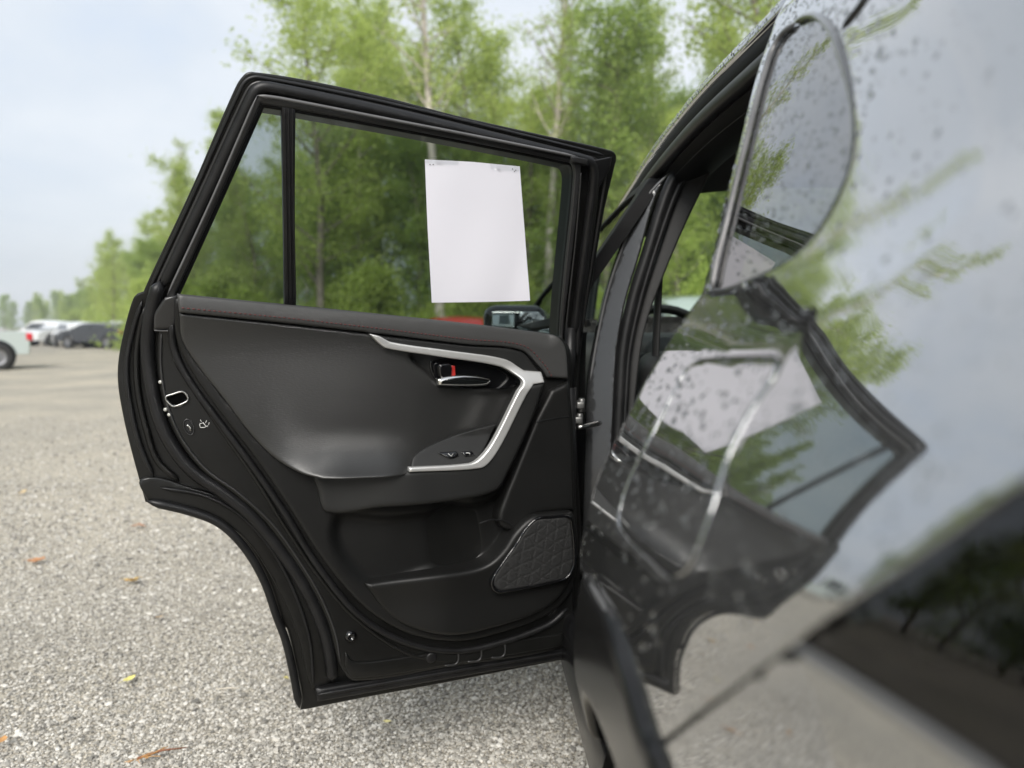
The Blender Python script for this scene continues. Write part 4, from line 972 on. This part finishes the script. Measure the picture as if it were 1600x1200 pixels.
# named single trees
tree('sparse', -1.15, 27.0, 1.0, 'tall nearly bare tree with pale trunk above the paper sheet', None, 0)
tree('sparse', 2.9, 28.5, .95, 'second tall bare tree, grey trunk near the front corner of the open door', None, 1)
tree('sparse', -14.2, 37.0, .52, 'thin sparse tree sticking up left of the open door window frame', None, 1)
tree('broad', 9.6, 25.0, 1.40, 'tall yellowish tree above the car roof at the top of the photo', None, 1)
tree('broad', -5.6, 27.5, 1.16, 'loose leafy tree rising just left of the pale bare trunk', None, 0)
tree('dense', 4.9, 28.0, 1.22, 'full green tree whose top shows between the second bare trunk and the car roof', None, 0)
R = random.Random(5)
def edge(t):                                            # the wood's front edge, from right to far left
    pts = np.array([(16, 25), (9, 28.5), (2, 29.5), (-5, 30), (-11, 33), (-17, 40), (-25, 55), (-38, 78), (-62, 118), (-95, 165)], float)
    x = t * (len(pts) - 1); i = min(int(x), len(pts) - 2); return pts[i] + (pts[i + 1] - pts[i]) * (x - i)
for row, n in ((0, 15), (1, 15), (2, 13)):
    for k in range(n):
        x, y = edge(.04 + .46 * (k + R.uniform(-.3, .3)) / n); y += row * 3.0 + R.uniform(-.8, 1.2)
        kd = R.choice(['broad', 'dense', 'broad', 'slim', 'slim']); sc = R.uniform(.82, 1.02) if row == 0 else R.uniform(.92, 1.22)
        if x < -7: sc *= .70
        wood(kd, x, y, sc, 'trees of the wood behind the door', row)
for k in range(26):
    x, y = edge(.50 + .50 * (k + R.uniform(-.3, .3)) / 26); y += R.uniform(0, 6); x -= R.uniform(0, 1.5)
    wood(R.choice(['broad', 'dense', 'broad', 'slim']), x, y, R.uniform(.52, .72), 'trees receding along the lot')
for k in range(14):
    x, y = edge(.50 + .42 * (k + R.uniform(-.3, .3)) / 14); wood('dense', x + 1 - R.uniform(0, 3), y + 4 + R.uniform(0, 6), R.uniform(.55, .76), 'trees receding along the lot', 1)
for k in range(20):
    x, y = edge(.03 + .50 * (k + R.uniform(-.3, .3)) / 20); wood('shrub', x, y - 2.2 + R.uniform(-.7, .5), R.uniform(.6, 1.15), 'shrubs at the foot of the wood', 0)
for k in range(16):
    x, y = edge(.53 + .40 * (k + R.uniform(-.3, .3)) / 16)
    if 40 < pix(x + 1.5, y - 2, 1)[0] < 195 and y < 62: continue
    wood('shrub', x + 1.5, y - 2 + R.uniform(-1, 1), R.uniform(.8, 1.3), 'shrubs in front of the receding trees')
for k in range(36):
    x = -148 + k * 2.6 + R.uniform(-1, 1); y = 180 + R.uniform(-10, 16)
    if pix(x, y, 4)[0] < -25: continue
    tree(R.choice(['dense', 'dense', 'broad']), x, y, R.uniform(.72, 1.0), 'distant tree low on the horizon ' + where(x, y), 'distant trees on the horizon')
for k in range(9):
    tree(R.choice(['dense', 'broad']), 6.5 + k * 1.9 + R.uniform(-.5, .5), 21.5 - k * 1.3 + R.uniform(-1, 1), R.uniform(.45, .62), 'bright green tree seen through the car interior', 'trees beyond the car on its far side')
    tree('shrub', 5.4 + k * 1.6, 17 - k * 1.1 + R.uniform(-.6, .6), R.uniform(.8, 1.2), 'bright green shrub seen through the car interior', 'shrubs beyond the car on its far side')
for k in range(18):
    x = -27 + R.uniform(-2, 2); y = 27 - k * 3.0 + R.uniform(-1, 1)
    tree(R.choice(['dense', 'broad']), x, y, R.uniform(1.25, 1.55), 'tree on the far side of the lot, mirrored in the car paint', 'trees on the open side of the lot')
ORD = ['leftmost', 'second from left', 'third from left', 'fourth from left', 'fifth from left', 'sixth from left', 'seventh from left', 'eighth from left', 'ninth from left', 'tenth from left']
same = {}
for o in COL.objects:
    if o.get('category') in ('tree', 'shrub') and o.get('group') != 'trees on the open side of the lot': same.setdefault(o['label'], []).append(o)
for lb, os_ in same.items():
    if 1 < len(os_) <= len(ORD):
        for k, o in enumerate(sorted(os_, key=lambda q: pix(q.location.x, q.location.y, 4)[0])):
            o['label'] = (ORD[k] + ' ' + lb) if len(lb.split()) <= 13 else (ORD[k] + ' ' + ' '.join(w for w in lb.split() if w not in ('the', 'of'))); 
# undergrowth that closes the foot of the wood
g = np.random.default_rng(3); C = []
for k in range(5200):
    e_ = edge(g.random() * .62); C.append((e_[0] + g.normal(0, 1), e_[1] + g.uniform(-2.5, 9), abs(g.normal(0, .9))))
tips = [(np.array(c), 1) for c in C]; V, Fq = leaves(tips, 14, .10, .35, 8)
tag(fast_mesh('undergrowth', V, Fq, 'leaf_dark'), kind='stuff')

#@@CARS
# ------------------------------------------------------------------ other parked cars
def small_car(name, label, x, y, rz, paint, L_=4.5, H_=1.5, Wd=1.8, cat='car', group=None, bed=False):
    o = tag(empty(name, (x, y, 0), rz), label, cat, group)
    h = H_; l = L_ / 2
    if bed: side = [(-l + .02, .60), (-l + .03, .84), (-l + .14, 1.0), (-.35, 1.02), (-.20, h - .05), (.05, h), (.75, h), (1.25, 1.08), (l - .15, 1.0), (l, .85), (l, .40), (-l + .05, .40)]
    else: side = [(-l, .60), (-l + .03, .95), (-l + .30, 1.02), (-l + .75, h - .06), (-l + 1.2, h), (.45, h), (1.25, 1.0), (l - .25, .88), (l - .02, .70), (l, .35), (-l + .05, .35)]
    def prof(s): return s
    mb = MB(); rows = []
    sp_ = resample(spline(np.array(side), [False] * 2 + [False] * (len(side) - 4) + [True] * 2, True, 5), .10)
    for u_ in (-1, -.96, -.8, 0, .8, .96, 1):
        row = []
        for a, z in sp_:
            tum = 0.14 * max(0, z - .95) / .55; edge_ = .04 if abs(u_) == 1 else (.012 if abs(u_) == .96 else 0)
            row.append((a * (1 - edge_ * .4), u_ * Wd / 2 * (1 - tum), .62 + (z - .62) * (1 - edge_) + (.06 * (1 - u_ * u_) if z > 1.05 else 0)))
        rows.append(row)
    mb.loft(rows, True); n = len(rows[0]); mb.f.append(tuple(range(n))); mb.f.append(tuple(range(6 * n, 7 * n))[::-1])
    b_ = smooth_angle(mb.build('body', paint, o), 40)
    gl = M['car_glass']
    if bed: wins = [[(-.12, 1.06), (-.05, h - .12), (.40, h - .10), (.40, 1.06)], [(.46, 1.06), (.46, h - .10), (.74, h - .12), (1.10, 1.08)]]
    else: wins = [[(-l + .62, 1.04), (-l + 1.0, h - .14), (-.25, h - .11), (-.22, 1.02)], [(-.14, 1.02), (-.17, h - .11), (.42, h - .13), (1.02, 1.02)]]
    for sg in (-1, 1):
        for wv in wins:
            v = [(a, sg * (Wd / 2 * (1 - .14 * max(0, z - .95) / .55) + .006), z) for a, z in wv]
            v2 = [(a, sg * (Wd / 2 * (1 - .14 * max(0, z - .95) / .55) - .03), z) for a, z in wv]
            make('window', v + v2, [(0, 1, 2, 3), (0, 4, 5, 1), (1, 5, 6, 2), (2, 6, 7, 3), (3, 7, 4, 0)], gl, o, False)
    for nm, A, B in (('rear_window', (-l + .36, 1.06), (-l + .78, h - .10)), ('windscreen', (1.20, 1.04), (.55, h - .06))):
        if bed and nm == 'rear_window': A, B = (-.36, 1.05), (-.23, h - .10)
        dx = -.015 if nm == 'rear_window' else .03
        w1, w2 = Wd / 2 * .90, Wd / 2 * .78
        make(nm, [(A[0] + dx, -w1, A[1]), (A[0] + dx, w1, A[1]), (B[0] + dx, w2, B[1] + .01), (B[0] + dx, -w2, B[1] + .01),
                  (A[0] - dx, -w1, A[1] - .02), (A[0] - dx, w1, A[1] - .02), (B[0] - dx, w2, B[1] - .02), (B[0] - dx, -w2, B[1] - .02)],
             [(0, 1, 2, 3), (0, 4, 5, 1), (1, 5, 6, 2), (2, 6, 7, 3), (3, 7, 4, 0)], gl, o, False)
    for sg in (-1, 1):
        mb = MB(); mb.box((-l + .05, sg * (Wd / 2 - .115), .86), (.16, .25, .20), bev=.03); mb.build('tail_lamp', 'lamp_red', o)
        mb = MB(); mb.box((l - .06, sg * (Wd / 2 - .24), .74), (.10, .36, .14), bev=.03); mb.build('headlamp', 'lamp_white', o)
        for wx in (-l * (.71 if bed else .60), l * .62):
            t_ = empty('wheel', (wx, sg * (Wd / 2 + .012), .34)); t_.parent = o; rr = .36 if bed else .33
            mb = MB(); mb.lathe([(.0, -.02), (rr + .07, -.02), (rr + .07, .012), (.0, .012)], (0, 0, .02), (0, sg, 0), 24); mb.build('arch', 'black', t_)
            mb = MB(); mb.lathe([(.21, .03), (.25, .045), (rr - .03, .045), (rr, .02), (rr, -.15)], (0, 0, 0), (0, sg, 0), 28); mb.build('tyre', 'tyre', t_)
            mb = MB(); mb.lathe([(0, .035), (.06, .04), (.10, .02), (.19, .03), (.215, .04)], (0, 0, 0), (0, sg, 0), 20); mb.build('rim', 'rim', t_)
    return o
M['car_glass'] = pm('car_glass', (.03, .035, .036), .05, 0, .5)
M['lamp_red'] = pm('red_lamp', (.55, .02, .03), .2); M['lamp_white'] = pm('white_lamp', (.75, .77, .78), .15)
M['w_white'] = pm('white_car_paint', (.78, .79, .79), .25, 0, 1); M['w_pale'] = pm('pale_grey_green_paint', (.42, .47, .44), .3, .1, 1)
M['w_red'] = pm('red_car_paint', (.40, .02, .012), .3, 0, 1); M['w_black'] = pm('black_car_paint', (.012, .012, .013), .15, 0, 1); M['w_silver'] = pm('silver_car_paint', (.52, .53, .54), .28, .5, 1)
def dirp(px_, y): r = ray(px_, 512); return r[0] / r[1] * y
small_car('pickup_truck', 'pale grey-green pickup truck cut off by the left edge of the photo', dirp(44, 21) - 2.24, 19.5, math.radians(214), 'w_pale', 5.4, 1.80, 1.9, cat='pickup', bed=True)
wp = [(74, 50, 'w_white', 'white car with a high roof, left end of the distant row'), (100, 47, 'w_white', 'white hatchback between the white cars of the distant row'), (122, 43, 'w_white', 'lower white car beside the black one in the distant row'), (158, 41, 'w_black', 'black car at the right end of the distant row beside the open door'), (183, 45, 'w_white', 'white car partly behind the open door edge in the distant row')]
for i, (q, y, c, lb) in enumerate(wp): small_car('parked_car', lb, dirp(q, y), y, math.radians((150, 240, 130, 160, 235)[i]), c, 4.3, (1.5, 1.36, 1.36, 1.30, 1.42)[i], cat='car', group='distant parked cars')
small_car('parked_car', 'red car beyond the door, only its roof above the sill pad', dirp(722, 22.5), 22.5, math.radians(84), 'w_red', 4.4, 1.38)
small_car('parked_car', 'pale car parked ahead, glimpsed through the dark car cabin', 2.75, 9.3, math.radians(95), 'w_pale', 4.5, 1.42)

#@@LITTER
# ------------------------------------------------------------------ fallen leaves and twigs on the gravel
def gpt(x, y): r = ray(x, y); t_ = (-.004 - CAM[2]) / r[2]; return CAM + r * t_
def leaf_thing(x, y, size, col, label, n=1, seed=0, name='fallen_leaf'):
    R_ = random.Random(seed); c = gpt(x, y); c[2] = .010; key = 'dry_leaf_%d' % seed
    m_ = pm(key, col, .6, var=(60, .3)); mb = MB()
    for k in range(n):
        a = R_.random() * 6.28; u_ = np.array([math.cos(a), math.sin(a), R_.uniform(-.15, .15)]); w_ = np.array([-u_[1], u_[0], R_.uniform(-.2, .3)])
        o_ = c + np.array([R_.uniform(-1, 1), R_.uniform(-1, 1), 0]) * size * (.9 if n > 1 else 0); rows = []
        for t_ in np.linspace(-1, 1, 9):
            wd = .48 * (1 - t_ * t_) ** .7 * (1 + .12 * math.sin(9 * t_)); z = .22 * t_ * t_
            rows.append([o_ + size * (t_ * u_ + q * wd * w_ + np.array([0, 0, z + .25 * abs(q) * wd])) for q in (-1, -.5, 0, .5, 1)])
        mb.loft(rows)
        mb.tube([o_ - size * u_ + [0, 0, .22 * size], o_ - size * 1.5 * u_ + [0, 0, .1 * size]], size * .03, 4)
    o = mb.build(name, m_); tag(o, label, 'leaf'); return o
leaf_thing(202, 1068, .020, (.58, .52, .16), 'single pale yellow leaf lying on the gravel below the door', 1, 1)
leaf_thing(206, 913, .030, (.55, .38, .14), 'crumpled tan and yellow leaf left of the door wheel arch', 3, 2)
leaf_thing(60, 880, .030, (.40, .20, .09), 'rusty orange leaves near the left edge of the photo', 3, 3)
leaf_thing(219, 824, .032, (.38, .19, .10), 'orange brown leaf just below the door arch corner', 2, 4)
leaf_thing(248, 970, .016, (.50, .32, .15), 'small orange leaf between the tan leaf and the yellow leaf', 1, 5)
leaf_thing(3, 1166, .024, (.48, .25, .09), 'orange leaf cut by the left edge near the photo corner', 1, 6)
leaf_thing(453, 1066, .013, (.60, .52, .20), 'tiny yellow leaf beside the bottom corner of the door', 2, 7)
leaf_thing(35, 772, .030, (.62, .45, .22), 'pale tan leaf farthest away on the gravel', 2, 8)
leaf_thing(605, 1135, .012, (.62, .55, .25), 'tiny straw coloured leaf below the door sill', 1, 9)
c = gpt(215, 1192); c2 = gpt(292, 1176); mb = MB()
mb.tube([c + [0, 0, .012], c * .5 + c2 * .5 + [0, .004, .018], c2 + [0, 0, .014]], [.0032, .0026, .0014], 6)
tw = empty('pine_twig', tuple(c)); tag(tw, 'reddish twig with dry needles at the bottom edge of the photo', 'twig'); bpy.context.view_layer.update()
under(mb.build('stem', pm('twig_bark', (.22, .09, .045), .7)), tw)
mb = MB(); R_ = random.Random(4)
for k in range(16):
    a = R_.uniform(-2.6, .8); b0 = c * (1 - R_.uniform(0, .35)) + c2 * R_.uniform(0, .0) if False else c + (c2 - c) * R_.uniform(-.05, .3)
    mb.tube([b0 + [0, 0, .012], b0 + np.array([math.cos(a), math.sin(a), .25]) * R_.uniform(.02, .05) + [0, 0, .012]], .0009, 4)
o = under(mb.build('needles', pm('dry_needles', (.50, .27, .09), .6)), tw); o['kind'] = 'stuff'
c = gpt(338, 1083); c2 = gpt(375, 1081); mb = MB(); mb.tube([c + [0, 0, .012], c * .5 + c2 * .5 + [0, 0, .015], c2 + [0, 0, .012]], .0016, 5)
tag(mb.build('straw', pm('dry_straw', (.66, .60, .50), .7)), 'pale straw stalk right of the yellow leaf', 'straw')
c = gpt(775, 1086); mb = MB()

# ------------------------------------------------------------------ thin summer haze
mb = MB(); mb.box((-40, 120, 14.5), (460, 440, 32)); hz = mb.build('haze', 'paper', None, False); hz.data.materials.clear()
m = bpy.data.materials.new('thin_haze'); ns, ls = nodes(m); ns.remove(ns['Principled BSDF'])
pv = ns.new('ShaderNodeVolumePrincipled'); pv.inputs['Color'].default_value = (.92, .95, 1, 1); pv.inputs['Density'].default_value = .0018; pv.inputs['Anisotropy'].default_value = .3
ls.new(pv.outputs[0], ns['Material Output'].inputs['Volume']); hz.data.materials.append(m); hz['kind'] = 'stuff'
